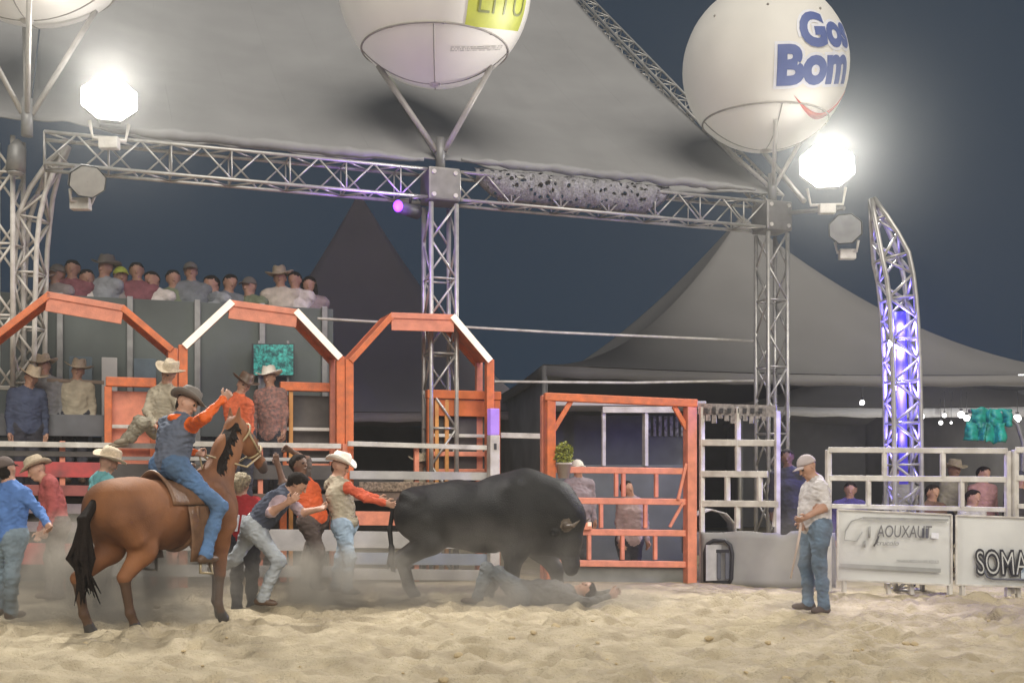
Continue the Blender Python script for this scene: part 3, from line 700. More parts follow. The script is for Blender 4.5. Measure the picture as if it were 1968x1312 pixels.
# grey banner with rounded logo
t = thing('banner', FP(1430, 1125, -.12), 'grey banner with a black rounded letter logo low on the pipe fence', 'banner')
rows = []
for j in range(9):
    row = []
    for i in range(31):
        x = 1345 + (1602 - 1345) * i / 30; top = 1021 + 2.0 * math.sin(i * .5) + (5 if 17 < i < 20 else 0); y = top + (1127 - top) * j / 8
        row.append(FP(x, y, -.10 - .02 * math.sin(i * .8 + j * .5)))
    rows.append(row)
MB().grid(rows, thick=.012).build('cloth', mat('banner_cloth', (.36, .355, .36), .8, 0, .10, 2, .1, 4), t)
M_INK = mat('black_print', (.035, .035, .045), .6)
pth = [(1352, 1115), (1351, 1060), (1357, 1043), (1368, 1037), (1390, 1037), (1400, 1046), (1404, 1062), (1402, 1110), (1398, 1117)]
def strip(pts, wd, fn, m, nm, parent, dd):
    b = MB()
    for (p, q) in zip(pts[:-1], pts[1:]): b.bar(fn(p[0], p[1], dd), fn(q[0], q[1], dd), .012, wd, Z0 if abs(p[0] - q[0]) > abs(p[1] - q[1]) else UX)
    return b.build(nm, m, parent)
def ribbon(pts, wd, fn, m, nm, parent, dd):
    b = MB(); pw = [fn(x, y, dd) for x, y in pts]; b.tube(pw, wd / 2, 6); 
    return b.build(nm, m, parent)
ribbon(pth, .055, FP, M_INK, 'logo_outline', t, -.145)
b = MB().bar(FP(1377, 1113, -.14), FP(1377, 1045, -.14), .008, .40, UX); b.build('logo_ground', mat('logo_grey', (.47, .46, .48), .7), t)
for x, w_ in ((1362, .055), (1378, .055), (1394, .07)): MB().bar(FP(x, 1110, -.165), FP(x, 1060, -.165), .012, w_, UX).build('logo_letter', mat('slate_print', (.12, .125, .16), .6), t)
MB().bar(FP(1360, 1057, -.170), FP(1397, 1057, -.170), .012, .045, Z0).build('logo_letter', M_INK, t)
MB().bar(FP(1353, 1117, -.15), FP(1400, 1117, -.15), .012, .06, Z0).build('logo_base', M_INK, t)

# ------------------------------------------------------------------ right fence with sign boards
ra, rb = P(1592, 920, 15.25), P(1990, 920, 14.3)
RA, RB = (ra.x, ra.y), (rb.x, rb.y); RP = lambda x, y, dd=0: L2(RA, RB, x, y) + Vector((0, dd, 0))
def pipe_panel(x0, x1, label, ups, feet):
    f = thing('fence_panel', Vector((RP(x0, 920).x, RP(x0, 920).y, 0)), label, 'fence panel', 'white fence panels at the right')
    br = lambda nm, a, b_, c, d, r_=.036: fbar(nm, a, b_, c, d, r_, M_WHITE, f, RP)
    br('rail', x0, 864, x1, 866); br('rail', x0, 918, x1, 921); br('rail', x0 + 4, 972, x1, 979, .03)
    br('end_post', x0, 1140, x0, 864); br('end_post', x1, 1146, x1, 866)
    for x, a, b_ in ups: br('upright', x, a, x, b_, .03)
    for x in feet: br('foot', x, 1120, x + 2, 1148, .03)
    return f
pipe_panel(1592, 1937, 'white pipe fence panel above the wide grey sign', [(1700, 864, 918), (1812, 866, 919), (1669, 918, 972), (1848, 920, 975)], (1706, 1750))
pipe_panel(1951, 2240, 'white pipe fence panel cut by the right edge', [(2060, 864, 918)], (1955,))
def board(x0, x1, yt0, yt1, yb0, yb1, label):
    t = thing('sign_board', RP((x0 + x1) / 2, yb0, -.12), label, 'sign board', 'grey sign boards on the right fence')
    q = [RP(x0, yb0, -.10), RP(x1, yb1, -.10), RP(x1, yt1, -.10), RP(x0, yt0, -.10)]
    nrm = (q[1] - q[0]).cross(q[3] - q[0]).normalized()
    b = MB().prism(q, nrm * -.03); bmesh.ops.bevel(b.bm, geom=list(b.bm.edges), offset=.008, segments=1, affect='EDGES'); b.build('panel', mat('board_paint', (.68, .69, .675), .55, 0, .10, 1.5, .05, 4), t)
    ed = MB()
    for i in range(4): ed.bar(q[i] + nrm * .012, q[(i + 1) % 4] + nrm * .012, .02, .02)
    ed.build('edge_trim', M_WHITE, t)
    MB().bar(RP(x1 - 3, yb1, -.09), RP(x1 - 3, yb1 + 24, -.09), .05, .05, UX).build('leg', M_WHITE, t); MB().bar(RP(x0 + 12, yb0, -.09), RP(x0 + 12, yb0 + 24, -.09), .05, .05, UX).build('leg', M_WHITE, t)
    return t
s1 = board(1606, 1823, 978, 988, 1112, 1122, 'wide grey sign board with sketchy grey lettering beside the standing man')
s2 = board(1832, 2150, 989, 1000, 1121, 1132, 'grey sign board with bold black outlined lettering at the right edge')
def on_board(x, y, k, dd=-.145, sx=1.0):
    o = RP(x, y, dd); d = (RP(x + 100, y, dd) - o); d.z = 0; d.normalize()
    return lambda a, b_: o + d * (a * k * sx) + Z0 * (b_ * k)
M_SK = mat('sketch_print', (.17, .17, .18), .6); M_SK2 = mat('faint_print', (.37, .375, .37), .6)
lettering('AOUXAUT', .22, on_board(1730, 1021, 1, -.145, .62), M_SK, s1, extra=.001, shear=.1)
lettering('II', .17, on_board(1770, 1024, 1), mat('slate_print', (.12, .125, .16), .6), s1, extra=.006)
lettering('crucolo', .09, on_board(1698, 1042, 1), M_SK, s1, shear=.3)
lettering('MAHARAKAREDULRAHARRUREDULO', .055, on_board(1756, 1077, 1, -.145, .55), M_SK, s1)
MB().bar(RP(1609, 1084, -.145), RP(1800, 1094, -.145), .006, .05, Z0).build('faint_stripe', M_SK2, s1)
MB().bar(RP(1652, 994, -.145), RP(1815, 998, -.145), .006, .03, Z0).build('faint_stripe', M_SK2, s1)
ribbon([(1652, 993), (1630, 1000), (1619, 1018), (1617, 1036), (1640, 1038), (1651, 1020)], .018, RP, M_SK2, 'scribble', s1, -.145)
ribbon([(1665, 1010), (1664, 1032)], .03, RP, M_SK2, 'scribble', s1, -.145); ribbon([(1656, 1037), (1655, 1050)], .03, RP, M_SK2, 'scribble', s1, -.145); ribbon([(1673, 1048), (1682, 1028), (1679, 1040), (1672, 1046)], .018, RP, M_SK, 'scribble', s1, -.145)
MB().bar(RP(1782, 1027, -.147), RP(1796, 1028, -.147), .006, .07, Z0).build('white_tab', M_PRINTW, s1)
lettering('SOMA', .42, on_board(1917, 1082, 1, -.148, .52), M_INK, s2, extra=.026, shear=-.12)
lettering('SOMA', .42, on_board(1917, 1082, 1, -.156, .52), mat('board_white', (.60, .61, .60), .5), s2, extra=-.006, shear=-.12)
lettering('A(P', .26, on_board(1976, 1086, 1, -.152, .7), mat('blue_grey_print', (.22, .30, .42), .6), s2, extra=.0)
MB().bar(RP(1953, 1088, -.143), RP(1998, 1090, -.143), .006, .34, Z0).build('pale_patch', mat('pale_blue_print', (.55, .62, .70), .6), s2)
ribbon([(1882, 1094), (1888, 1106), (1900, 1110), (1985, 1112)], .025, RP, mat('slate_print', (.12, .125, .16), .6), 'underline', s2, -.15)

# ------------------------------------------------------------------ grandstand behind the chutes
gs = thing('grandstand', S(-4.5, 2.2, 0), 'raised spectator stand with a grey green back wall behind the arches', 'grandstand')
zf = 2.75
q0, q1 = SP(-60, 600, 1.4), SP(640, 600, 1.4)
def gsb(nm, u0, u1, v0, v1, z0, z1, m): return MB().box(S((u0 + u1) / 2, (v0 + v1) / 2, (z0 + z1) / 2), u1 - u0, v1 - v0, z1 - z0, Matrix((UX, VX, Z0)).transposed(), .01).build(nm, m, gs)
u0 = (q0 - O0).dot(UX); u1 = (q1 - O0).dot(UX); zt = SP(520, 588, 1.4).z
M_GSW = mat('stand_cloth', (.13, .15, .145), .85, 0, .12, 1.2, .25, 3)
gsb('front_wall', u0, u1, 1.37, 1.43, 2.15, zt, M_GSW); gsb('deck', u0, u1, 1.45, 4.8, zf, zf + .1, M_DARK)
gsb('skirt', u0, u1, 1.47, 1.53, 0, 2.13, mat('stand_skirt', (.085, .09, .095), .85, 0, .25, 1.5))
for i in range(6):
    uu = u0 + .2 + (u1 - u0 - .4) * i / 5; gsb('support', uu, uu + .09, 1.27, 1.36, 0, zt + .02, M_GREY)
for i, m_ in enumerate((M_DARK, mat('blue_grey_cloth', (.13, .17, .20), .85), M_CANVAS2, mat('blue_grey_cloth', (.13, .17, .20), .85))):
    uu = u0 + .9 + .45 * i; gsb('hanging_cloth', uu, uu + .22 + .1 * (i % 2), 1.21 - .015 * i, 1.245 - .015 * i, 1.8, 3.3, m_)
# catwalk behind chutes
cw = MB().box(S((u0 + 0) / 2, .75, 1.36), -u0, .9, .06, Matrix((UX, VX, Z0)).transposed(), .01).build('catwalk', pm['dk']); tag(cw, 'dark plank catwalk running behind the chute arches', 'catwalk')
bw = MB()
for i in range(5): bw.bar(S(u0, 1.22, .2 + i * .30), S(.4, 1.22, .2 + i * .30), .03, .24, Z0)
o = bw.build('back_boards', pm['dk']); tag(o, 'dark boarded wall of the chutes under the catwalk', 'boarded wall')
rail('blue_sheet', -40, 815, 200, 818, .3, .30, mat('grey_sheet', (.14, .145, .16), .7, 0, .25, 2), 'grey sheet hung on the chutes at the left below the straw hats', 'sheet')
rail('table_top', 90, 730, 200, 735, .5, .05, mat('wood_brown', (.22, .16, .12), .7), 'brown plank shelf behind the left chutes', 'shelf')
# teal led screen
t = thing('led_screen', SP(525, 760, 1.15), 'small teal lit screen behind the man in the white hat', 'screen')
pA, pB, pC, pD = SP(485, 722, 1.15), SP(566, 722, 1.15), SP(566, 660, 1.15), SP(485, 660, 1.15)
MB().prism([pA, pB, pC, pD], VX * .06).build('case', M_DARK, t)
for x_ in (498, 553): MB().bar(SP(x_, 655, 1.22), SP(x_, 845, 1.22), .04, .04, UX, .005).build('mount', M_GREY, t)
def led_mat():
    m = mat('led', (.02, .05, .05), .4); nt = m.node_tree; N = nt.nodes; b = N['Principled BSDF']
    tc = N.new('ShaderNodeTexCoord'); v = N.new('ShaderNodeTexNoise'); v.inputs['Scale'].default_value = 12; v.inputs['Detail'].default_value = 8; v.inputs['Roughness'].default_value = .8
    nt.links.new(tc.outputs['Object'], v.inputs['Vector']); r_ = N.new('ShaderNodeValToRGB'); r_.color_ramp.elements[0].position = .44; r_.color_ramp.elements[1].position = .66
    r_.color_ramp.elements[0].color = (.01, .06, .06, 1); r_.color_ramp.elements[1].color = (.10, .75, .60, 1)
    nt.links.new(v.outputs['Fac'], r_.inputs['Fac']); nt.links.new(r_.outputs['Color'], b.inputs['Emission Color']); b.inputs['Emission Strength'].default_value = .8; return m
MB().prism([p - VX * .004 for p in (pA.lerp(pC, .03), pB.lerp(pD, .03), pC.lerp(pA, .03), pD.lerp(pB, .03))], VX * .003).build('display', led_mat(), t)
# cables and eave pipe
def cable(a, b_, r_, label, m=M_ALU): tag(MB().tube([a, a.lerp(b_, .5) - Vector((0, 0, .03)), b_], r_, 8).build('pipe', m), label, 'pipe', 'long pale pipes behind the arena')
cable(SP(610, 612, .9), SP(1455, 655, .9), .022, 'long pale pipe running past the middle column at arch height', M_WHITE)
cable(SP(950, 733, 1.1), SP(1455, 731, 1.1), .022, 'lower pale pipe between the third arch and the right column', M_WHITE)

# ------------------------------------------------------------------ people
def V3(p): return np.array(p, float)
def cowboy_hat(c, up, fwd, m, parent, s=1.0, band=None, curl=.05, name='hat'):
    up = Vector(up).normalized(); fwd = Vector(fwd); fwd = (fwd - up * fwd.dot(up)).normalized(); sd = fwd.cross(up)
    W = lambda x, y, z: Vector(c) + (sd * x + fwd * y + up * z) * s
    prof = [(.185, .0), (.15, -.008), (.112, 0), (.100, .004), (.097, .05), (.090, .095), (.078, .118), (.05, .122), (.02, .112), (.001, .108)]
    rows = []
    for i, (r, z) in enumerate(prof):
        row = []
        for k in range(28):
            a = 2 * math.pi * k / 28; x, y = math.sin(a) * r * (.92 if r < .11 else 1.0), math.cos(a) * r * (1.12 if r < .11 else 1.02)
            zz = z
            if r > .11: zz += curl * ((r - .1) / .085) ** 1.3 * (abs(math.sin(a)) ** 1.5 * 1.3 - .35)
            elif z > .09: zz -= .025 * max(0, 1 - abs(x) / .05) * (r < .09); x *= 1 - .16 * max(0, math.cos(a))
            row.append(W(x, y, zz))
        rows.append(row)
    o = MB().grid(rows, close=True, thick=.006).build(name, m, parent)
    if band:
        b = MB(); b.grid([[W(math.sin(a) * .1 * .93, math.cos(a) * .1 * 1.13, z) for a in np.linspace(0, 2 * math.pi, 29)[:-1]] for z in (.006, .03)], close=True, thick=.004); b.build('hat_band', band, o)
    return o
def cap(c, up, fwd, m, parent, s=1.0):
    up = Vector(up).normalized(); fwd = Vector(fwd); fwd = (fwd - up * fwd.dot(up)).normalized(); sd = fwd.cross(up)
    W = lambda x, y, z: Vector(c) + (sd * x + fwd * y + up * z) * s
    rows = [[W(math.sin(a) * .098 * math.cos(t), math.cos(a) * .112 * math.cos(t) - .004, .112 * math.sin(t)) for a in np.linspace(0, 2 * math.pi, 25)[:-1]] for t in np.linspace(0, 1.5, 8)]
    b = MB().grid(rows, close=True, thick=.005)
    vis = [[W(x, .085 + q * .085 * (1 - (x / .1) ** 2) + .018 * (1 - (x / .1) ** 2), .004 - .02 * q - 1.6 * x * x) for x in np.linspace(-.085, .085, 11)] for q in (0, .5, 1)]
    b.grid(vis, thick=.006); return b.build('cap', m, parent)
def hand(B, w, d, pn, m, s=1.0, curl=.5, side=1):
    """palm and five fingers from wrist w along d; pn = palm normal"""
    d = Vector(d).normalized(); pn = Vector(pn); pn = (pn - d * pn.dot(d)).normalized(); x = d.cross(pn) * side; w = Vector(w)
    B.c(w - d * .02, w + d * .03, .026 * s, .03 * s, .02, m, pn, .75)
    for q in (-.024, 0, .024): B.c(w + d * .02 + x * q * .7 * s, w + (d * .085 + x * q) * s, .017 * s, .0155 * s, .02, m)
    for i, (q, L) in enumerate(((-.033, .060), (-.011, .076), (.011, .080), (.033, .070))):
        k = w + (d * .088 + x * q) * s; a = curl * (.75 + .12 * i); dd = d * math.cos(a) + pn * math.sin(a); k2 = k + (dd + x * q * 1.5) * L * .5 * s
        a *= 2.0; dd = d * math.cos(a) + pn * math.sin(a); B.c(k, k2, .0105 * s, .0098 * s, .008, m); B.c(k2, k2 + dd * L * .5 * s, .0098 * s, .0082 * s, .008, m)
    t0 = w + (d * .035 + x * .03) * s; t1 = t0 + (d * .025 + x * .032 + pn * .012) * s; B.c(t0, t1, .0135 * s, .0125 * s, .015, m); B.c(t1, t1 + (d * .034 + x * .008 + pn * .014) * s, .0118 * s, .0095 * s, .008, m)
def person(D, J, face, label, shirt, pants, skin=None, boots=None, sleeve='long', hat=None, hair=None, group=None, h=.011, up=None, gaze=None,
           parts=None, build=1.0, legs=True, hands=True, toes=None, sleeve_m=None, vest=None, base=None, hatargs={}, curls=(.55, .55), bellyup=None):
    """J: joints as (px, py, depth offset); one continuous body, hat and extras are children"""
    skin = skin or M_SKIN; boots = boots or M_BOOT
    j = {k: P(v[0], v[1], D + (v[2] if len(v) > 2 else 0)) for k, v in J.items()}
    f = Vector(face).normalized(); pel, nk, hd = j['pel'], j['neck'], j['head']
    hd = nk + (hd - nk).normalized() * min(.185, (hd - nk).length)
    sp = (nk - pel).normalized(); s = f.cross(sp).normalized(); ff = sp.cross(s).normalized()
    if 'rsh' not in j: j['rsh'] = nk + s * .190 * build - sp * .045
    if 'lsh' not in j: j['lsh'] = nk - s * .190 * build - sp * .045
    rh, lh = pel + s * .095, pel - s * .095
    mats = [skin, shirt, pants, boots, hair or M_HAIRD, M_EYE, vest or shirt, sleeve_m or shirt]
    SK, SH, PA, BO, HR, EY, VE, SL = range(8)
    B = Body(); b = build; TM = VE if vest else SH
    mid = pel.lerp(nk, .42); ch = pel.lerp(nk, .70)
    B.c(rh, lh, .118 * b, .118 * b, .06, PA, ff, .9); B.c(pel + sp * .05, mid, .140 * b, .138 * b, .08, TM, s, 1.22)
    if bellyup: B.e(pel.lerp(nk, .3) + ff * .05, .12 * bellyup, .08, TM)
    B.c(mid, ch, .128 * b, .132 * b, .08, TM, s, 1.32); B.c(ch + s * .075, ch - s * .075, .122 * b, .122 * b, .08, TM, ff, .9)
    B.c(j['rsh'] * .86 + nk * .14 - sp * .005, j['lsh'] * .86 + nk * .14 - sp * .005, .072 * b, .072 * b, .06, TM); B.c(nk - sp * .05, nk + sp * .01, .080, .064, .05, SH)
    for q in ('rsh', 'lsh'): B.c(nk + sp * .015 - ff * .012, j[q] * .75 + nk * .25 + sp * .012, .058 * b, .055 * b, .06, TM)
    hu = (hd - nk).normalized() if up is None else Vector(up).normalized(); g = Vector(gaze).normalized() if gaze is not None else f
    g = (g - hu * g.dot(hu)).normalized(); hs = g.cross(hu)
    B.c(nk - sp * .01, hd - hu * .06 - g * .012, .057, .054, .03, SK)
    B.c(hd + g * .008 + hu * .025, hd - g * .022 + hu * .028, .088, .088, .03, SK, hs, .92); B.c(hd + g * .025 - hu * .03, hd + g * .045 - hu * .082, .066, .040, .04, SK, hs, 1.02)
    B.c(hd + g * .094 + hu * .012, hd + g * .113 - hu * .028, .010, .015, .014, SK); B.c(hd + g * .078 + hu * .026 + hs * .036, hd + g * .078 + hu * .026 - hs * .036, .018, .018, .02, SK)
    B.c(hd + g * .089 - hu * .060 + hs * .02, hd + g * .089 - hu * .060 - hs * .02, .009, .009, .012, SK)
    for q in (1, -1):
        B.c(hd + hs * q * .083 - g * .006 + hu * .012, hd + hs * q * .086 - g * .008 - hu * .024, .015, .011, .01, SK, hs, .6)
        (h < .012) and B.e(hd + g * .084 + hs * q * .033 + hu * .008, .0085, .004, EY)
    if hair is not None and not hat:
        B.c(hd + hu * .042 - g * .018, hd + hu * .03 - g * .045, .093, .090, .02, HR, hs, .96); B.c(hd - g * .05 + hu * .01, hd - g * .06 - hu * .04, .075, .05, .03, HR); B.c(hd + g * .035 + hu * .072 + hs * .03, hd + g * .035 + hu * .072 - hs * .03, .050, .050, .02, HR)
        for q in (1, -1): B.c(hd + hs * q * .074 + hu * .05, hd + hs * q * .078 - g * .015 + hu * .005, .026, .02, .02, HR)
    if hair is not None and hat: B.c(hd - g * .05 + hu * .01, hd - g * .06 - hu * .04, .068, .05, .03, HR)
    for sd_, q in (('r', 1), ('l', -1)):
        sh = j[sd_ + 'sh']; el = j.get(sd_ + 'el', sh - Vector((0, 0, .29)) + s * q * .04); wr = j.get(sd_ + 'ha', el - Vector((0, 0, .25)) + f * .06)
        fd = (wr - el).normalized()
        B.c(sh, el, .062 * b, .050 * b, .05, SL)
        if sleeve == 'short': B.c(el, el + fd * .01, .045, .045, .03, SK); B.c(sh.lerp(el, .72), sh.lerp(el, .78), .064 * b, .063 * b, .012, SL)
        B.c(el, wr, .047 * b, .031, .03, SL if sleeve == 'long' else SK)
        if sleeve == 'long': B.c(el.lerp(wr, .86), el.lerp(wr, .94), .041, .039, .008, SL)
        if hands: hand(B, wr, fd, (nk - wr) if q == 1 else (nk - wr), SK, 1.0, curls[0 if q == 1 else 1], q)
        else: B.c(wr, wr + fd * .1, .034, .028, .02, SK)
    if legs:
        for sd_, q, hp in (('r', 1, rh), ('l', -1, lh)):
            kn = j.get(sd_ + 'kn', hp - Vector((0, 0, .44)) + f * .03); an = j.get(sd_ + 'an', kn - Vector((0, 0, .42)))
            td = Vector(toes[0 if q == 1 else 1]).normalized() if toes else (f - Vector((0, 0, 1)) * f.z + s * q * .25).normalized()
            ld = (an - kn).normalized()
            B.c(hp, kn, .098 * b, .070 * b, .06, PA); B.c(hp - ff * .03, hp.lerp(kn, .35) - ff * .02, .105 * b, .085 * b, .06, PA)
            B.c(kn, kn.lerp(an, .45) - f * .012, .068 * b, .063 * b, .05, PA); B.c(kn.lerp(an, .45) - f * .012, an, .063 * b, .056, .04, PA)
            B.c(an - ld * .05, an + ld * .0, .062, .068, .01, PA)
            ft = an + ld * .055; B.c(an, ft, .045, .040, .02, BO); B.c(ft - td * .045, ft + td * .13 , .040, .036, .03, BO, Z0, .9); B.c(ft + td * .10, ft + td * .165, .036, .026, .03, BO, Z0, .8)
            B.c(ft - td * .05, ft - td * .05 - Vector((0, 0, .012)), .03, .03, .01, BO)
    bx = base or Vector((pel.x, pel.y, 0))
    o = B.build('person', mats, None, h, ((SH, PA, VE, SL), .016 if h < .0118 else .012, 9.0)); tag(o, label, 'person', group)
    if hat: 
        hc = hd + hu * .062 - g * .006
        if hat[0] == 'cowboy': cowboy_hat(hc, hu + g * .0, g, hat[1], o, 1.06, **hatargs)
        else: cap(hd + hu * .035 - g * .008, hu - g * .12, g, hat[1], o, 1.02)
    return o, dict(j=j, s=s, f=f, ff=ff, sp=sp, hd=hd, hu=hu, g=g, hs=hs)
def belt(o, inf, m, buckle=True):
    pel, sp, s, ff = inf['j']['pel'], inf['sp'], inf['s'], inf['ff']; c = pel + sp * .075
    rows = [[c + sp * z + s * math.sin(a) * .178 + ff * math.cos(a) * .146 for a in np.linspace(0, 2 * math.pi, 33)[:-1]] for z in (-.022, .022)]
    MB().grid(rows, close=True, thick=.006).build('belt', m, o)

# standing man in the white t-shirt, right
o, inf = person(12.9, dict(pel=(1566, 1012), neck=(1566, 926), head=(1551, 897), lsh=(1577, 938, -.15), rsh=(1556, 940, .16), lel=(1588, 972, -.22), lha=(1553, 991, -.26), rel=(1548, 975, .12), rha=(1541, 1003, -.02),
       lkn=(1575, 1086, -.12), lan=(1583, 1162, -.10), rkn=(1549, 1086, .10), ran=(1553, 1155, .08)), (-1, -.25, 0),
       'man in white t-shirt, pale cap and baggy blue jeans standing at the grey sign', cloth('white_cotton', (.66, .62, .61)), mat('washed_denim', (.19, .29, .42), .85, 0, .22, 3, .4, 14, spec=.2, dirt=(.07, .085, .10)), sleeve='short', hat=('cap', mat('pale_cap', (.55, .47, .46), .8)), gaze=(-1, -.35, -.45), h=.009, build=1.05, bellyup=1.1, boots=M_BRCL)
hp = P(1540, 1003, 12.75)
st = MB().tube([hp + Vector((.015, 0, .10)), hp + Vector((-.03, -.02, -.17)), hp + Vector((-.13, -.05, -.62))], [.016, .015, .010], 8).build('stick', mat('pale_wood', (.62, .5, .44), .6)); tag(st, 'short pale stick held by the man in white t-shirt', 'stick')
# dark figure behind him
person(16.3, dict(pel=(1518, 1010), neck=(1515, 905), head=(1512, 874)), (-.3, -1, 0), 'dim dark clothed man leaning by the pipe fence behind the man in white t-shirt', M_DKCL, M_DKCL, hair=M_HAIRD, h=.016, hands=False, skin=M_SKIND)

# running man in grey jeans
o, inf = person(12.9, dict(pel=(489, 1012), neck=(548, 946, -.02), head=(572, 930, -.05), rsh=(540, 962, -.17), lsh=(545, 950, .15), rel=(520, 985, -.32), rha=(553, 965, -.42), lel=(580, 985, .15), lha=(612, 978, .05),
       rkn=(537, 1078, -.12), ran=(506, 1147, -.1), lkn=(452, 1073, .10), lan=(415, 1095, .22)), (1, .1, -.2), 'running man in grey jeans and dark blue shirt bent forward behind the horse', cloth('navy_cloth', (.075, .085, .12)), M_JEANG, sleeve='short', hair=M_HAIRD, h=.009, up=(.55, 0, .8), gaze=(1, .1, -.1), toes=[(1, -.15, -.1), (.5, .1, -.8)], sleeve_m=mat('mauve_cloth', (.40, .30, .33), .85))
belt(o, inf, M_FELTW)
# curly blond in red vest
M_REDV = cloth('red_vest', (.46, .045, .05))
o, inf = person(13.4, dict(pel=(468, 1030), neck=(463, 962), head=(464, 932)), (.2, 1, 0), 'person with curly pale hair and red white striped vest right of the rider leg', M_REDV, M_DKCL, hair=M_HAIRB, h=.011, sleeve='short')
B = Body(); r_ = random.Random(2); hd = inf['hd']
for i in range(46):
    v = Vector((r_.gauss(0, 1), r_.gauss(0, 1), abs(r_.gauss(.4, .8)))).normalized(); B.e(hd + v * Vector((1, 1, 1)).length / 1.732 * .095 + Vector((0, 0, .035)), .022 + .014 * r_.random(), .008, 0)
B.build('curly_hair', [M_HAIRB], o, .009)
b = MB()
for dx in (-.09, -.02, .05): b.box(inf['j']['pel'] + Vector((dx + .05, -.165, .16)), .045, .02, .19, Matrix.Rotation(.15, 3, 'Y'), .006)
b.build('white_stripes', M_PRINTW, o)
# bright orange vest, arms up
o, inf = person(13.9, dict(pel=(603, 1000), neck=(580, 922), head=(575, 893), rsh=(568, 935, -.16), lsh=(588, 930, .16), rel=(545, 930, -.34), rha=(535, 896, -.38), lel=(590, 885, .28), lha=(560, 866, .15), rkn=(612, 1058, -.1), ran=(607, 1118, 0), lkn=(594, 1060, .14), lan=(588, 1112, .2)), (.8, -.5, 0),
       'man in bright orange vest with both dark arms raised', M_BRCL, M_BRCL, vest=mat('orange_vest', (.72, .12, .03), .7, 0, .12, 9, .3, 16), skin=M_SKIND, hair=M_HAIRD, h=.0095, sleeve='short', curls=(.25, .7))
# man with white hat reaching for the bull
o, inf = person(14.1, dict(pel=(664, 1008), neck=(646, 925), head=(655, 893), rsh=(668, 936, -.16), lsh=(634, 934, .14), rel=(703, 957, -.30), rha=(738, 966, -.30), lel=(690, 945, .30), lha=(725, 957, .28), rkn=(672, 1072, -.1), ran=(668, 1128, 0), lkn=(655, 1072, .12), lan=(646, 1122, .2)), (1, -.25, 0),
       'man in white cowboy hat and tan shirt reaching toward the tail of the black bull', M_KHAKI, M_JEANL, hat=('cowboy', M_FELTW), hair=M_HAIRD, h=.0095, sleeve_m=mat('orange_red_sleeve', (.60, .10, .04), .75, 0, .12, 9, .3, 16), hatargs=dict(band=M_BOOT, curl=.075), curls=(.6, .6))
belt(o, inf, M_BOOT)
# left edge
o, inf = person(11.9, dict(pel=(14, 1030), neck=(20, 935), head=(12, 903), rsh=(48, 950, -.05), lsh=(-14, 950, .05), rel=(78, 985, -.1), rha=(92, 1008, -.3), rkn=(22, 1110, -.1), ran=(22, 1172, .0), lkn=(-2, 1110, .1), lan=(-2, 1165, .1)), (.15, 1, 0),
       'man in blue shirt and denim cut by the left edge, seen from behind', cloth('blue_cotton', (.10, .20, .47)), cloth('slate_denim', (.20, .26, .31)), hat=('cap', M_BRCL), hair=M_HAIRD, h=.010)
person(14.1, dict(pel=(110, 1010), neck=(92, 925), head=(66, 900), rkn=(112, 1070, -.1), lkn=(96, 1070, .1)), (-.8, -.5, 0), 'stooping person in red shirt and pale hat in front of the red planks', mat('red_cotton', (.40, .09, .085), .85, 0, .15, 9, .3), M_BRCL, hat=('cowboy', M_STRAW), h=.012, up=(-.4, 0, .9))
person(13.2, dict(pel=(196, 1010), neck=(196, 918), head=(208, 890), rkn=(192, 1080, -.1), lkn=(205, 1080, .1)), (.7, .6, 0), 'man in teal shirt and tan hat standing behind the horse rump', mat('teal_cotton', (.13, .36, .38), .85, 0, .15, 9, .3), M_BRCL, hat=('cowboy', M_STRAW), h=.012)
# khaki man crouched on the top rail
o, inf = person(15.0, dict(pel=(312, 826), neck=(318, 744, -.02), head=(326, 712, -.08), rsh=(334, 757, -.10), lsh=(294, 757, .08), rel=(346, 792, -.25), rha=(322, 806, -.36), lel=(282, 790, -.12), lha=(300, 818, -.3), rkn=(275, 812, -.38), ran=(252, 840, -.25), lkn=(268, 808, .02), lan=(240, 846, .1)), (-.35, -.94, 0),
       'khaki dressed man with tan hat perched on the chute rail above the horse', M_KHAKI, mat('khaki_trousers', (.33, .30, .23), .85, 0, .12, 9, .3), hat=('cowboy', M_STRAW), h=.0095, gaze=(-.3, -.9, -.3), toes=[(-.9, -.3, -.2), (-.9, -.2, -.2)], boots=mat('tan_boot', (.30, .25, .18), .6), hatargs=dict(band=M_BOOT))
cv = 15.6
person(cv, dict(pel=(52, 825), neck=(52, 752), head=(62, 722)), (.5, -.8, 0), 'man in navy jacket and straw hat standing behind the left chute rail', cloth('navy_jacket', (.07, .085, .14)), M_DKCL, hat=('cowboy', M_STRAW), h=.012, legs=True)
person(cv + .5, dict(pel=(88, 805), neck=(88, 730), head=(84, 700)), (.2, -1, 0), 'man in grey shirt and straw hat half hidden by the left chute arch', cloth('grey_cotton', (.24, .24, .25)), M_DKCL, hat=('cowboy', M_STRAW), h=.013)
person(16.2, dict(pel=(145, 800), neck=(146, 738), head=(150, 712)), (.2, -1, 0), 'person in tan straw hat bending over the brown shelf under the left arch', M_KHAKI, M_DKCL, hat=('cowboy', M_STRAW), h=.013)
person(16.6, dict(pel=(522, 838), neck=(520, 752), head=(517, 720)), (-.2, -1, 0), 'man in white hat and red patterned shirt in front of the teal screen', mat('red_pattern', (.36, .17, .14), .85, 0, .4, 22, .3, dirt=(.12, .10, .10)), M_DKCL, hat=('cowboy', M_FELTW), h=.012)
o, inf = person(15.7, dict(pel=(462, 838), neck=(458, 765), head=(472, 732), rsh=(478, 778, -.1), lsh=(438, 776, .05)), (.5, -.8, 0), 'man with orange bandana and orange red shirt bending behind the horse head', mat('orange_shirt', (.66, .13, .045), .8, 0, .2, 12, .3, 20), M_DKCL, hat=('cowboy', M_BOOT), hair=M_HAIRD, h=.011)
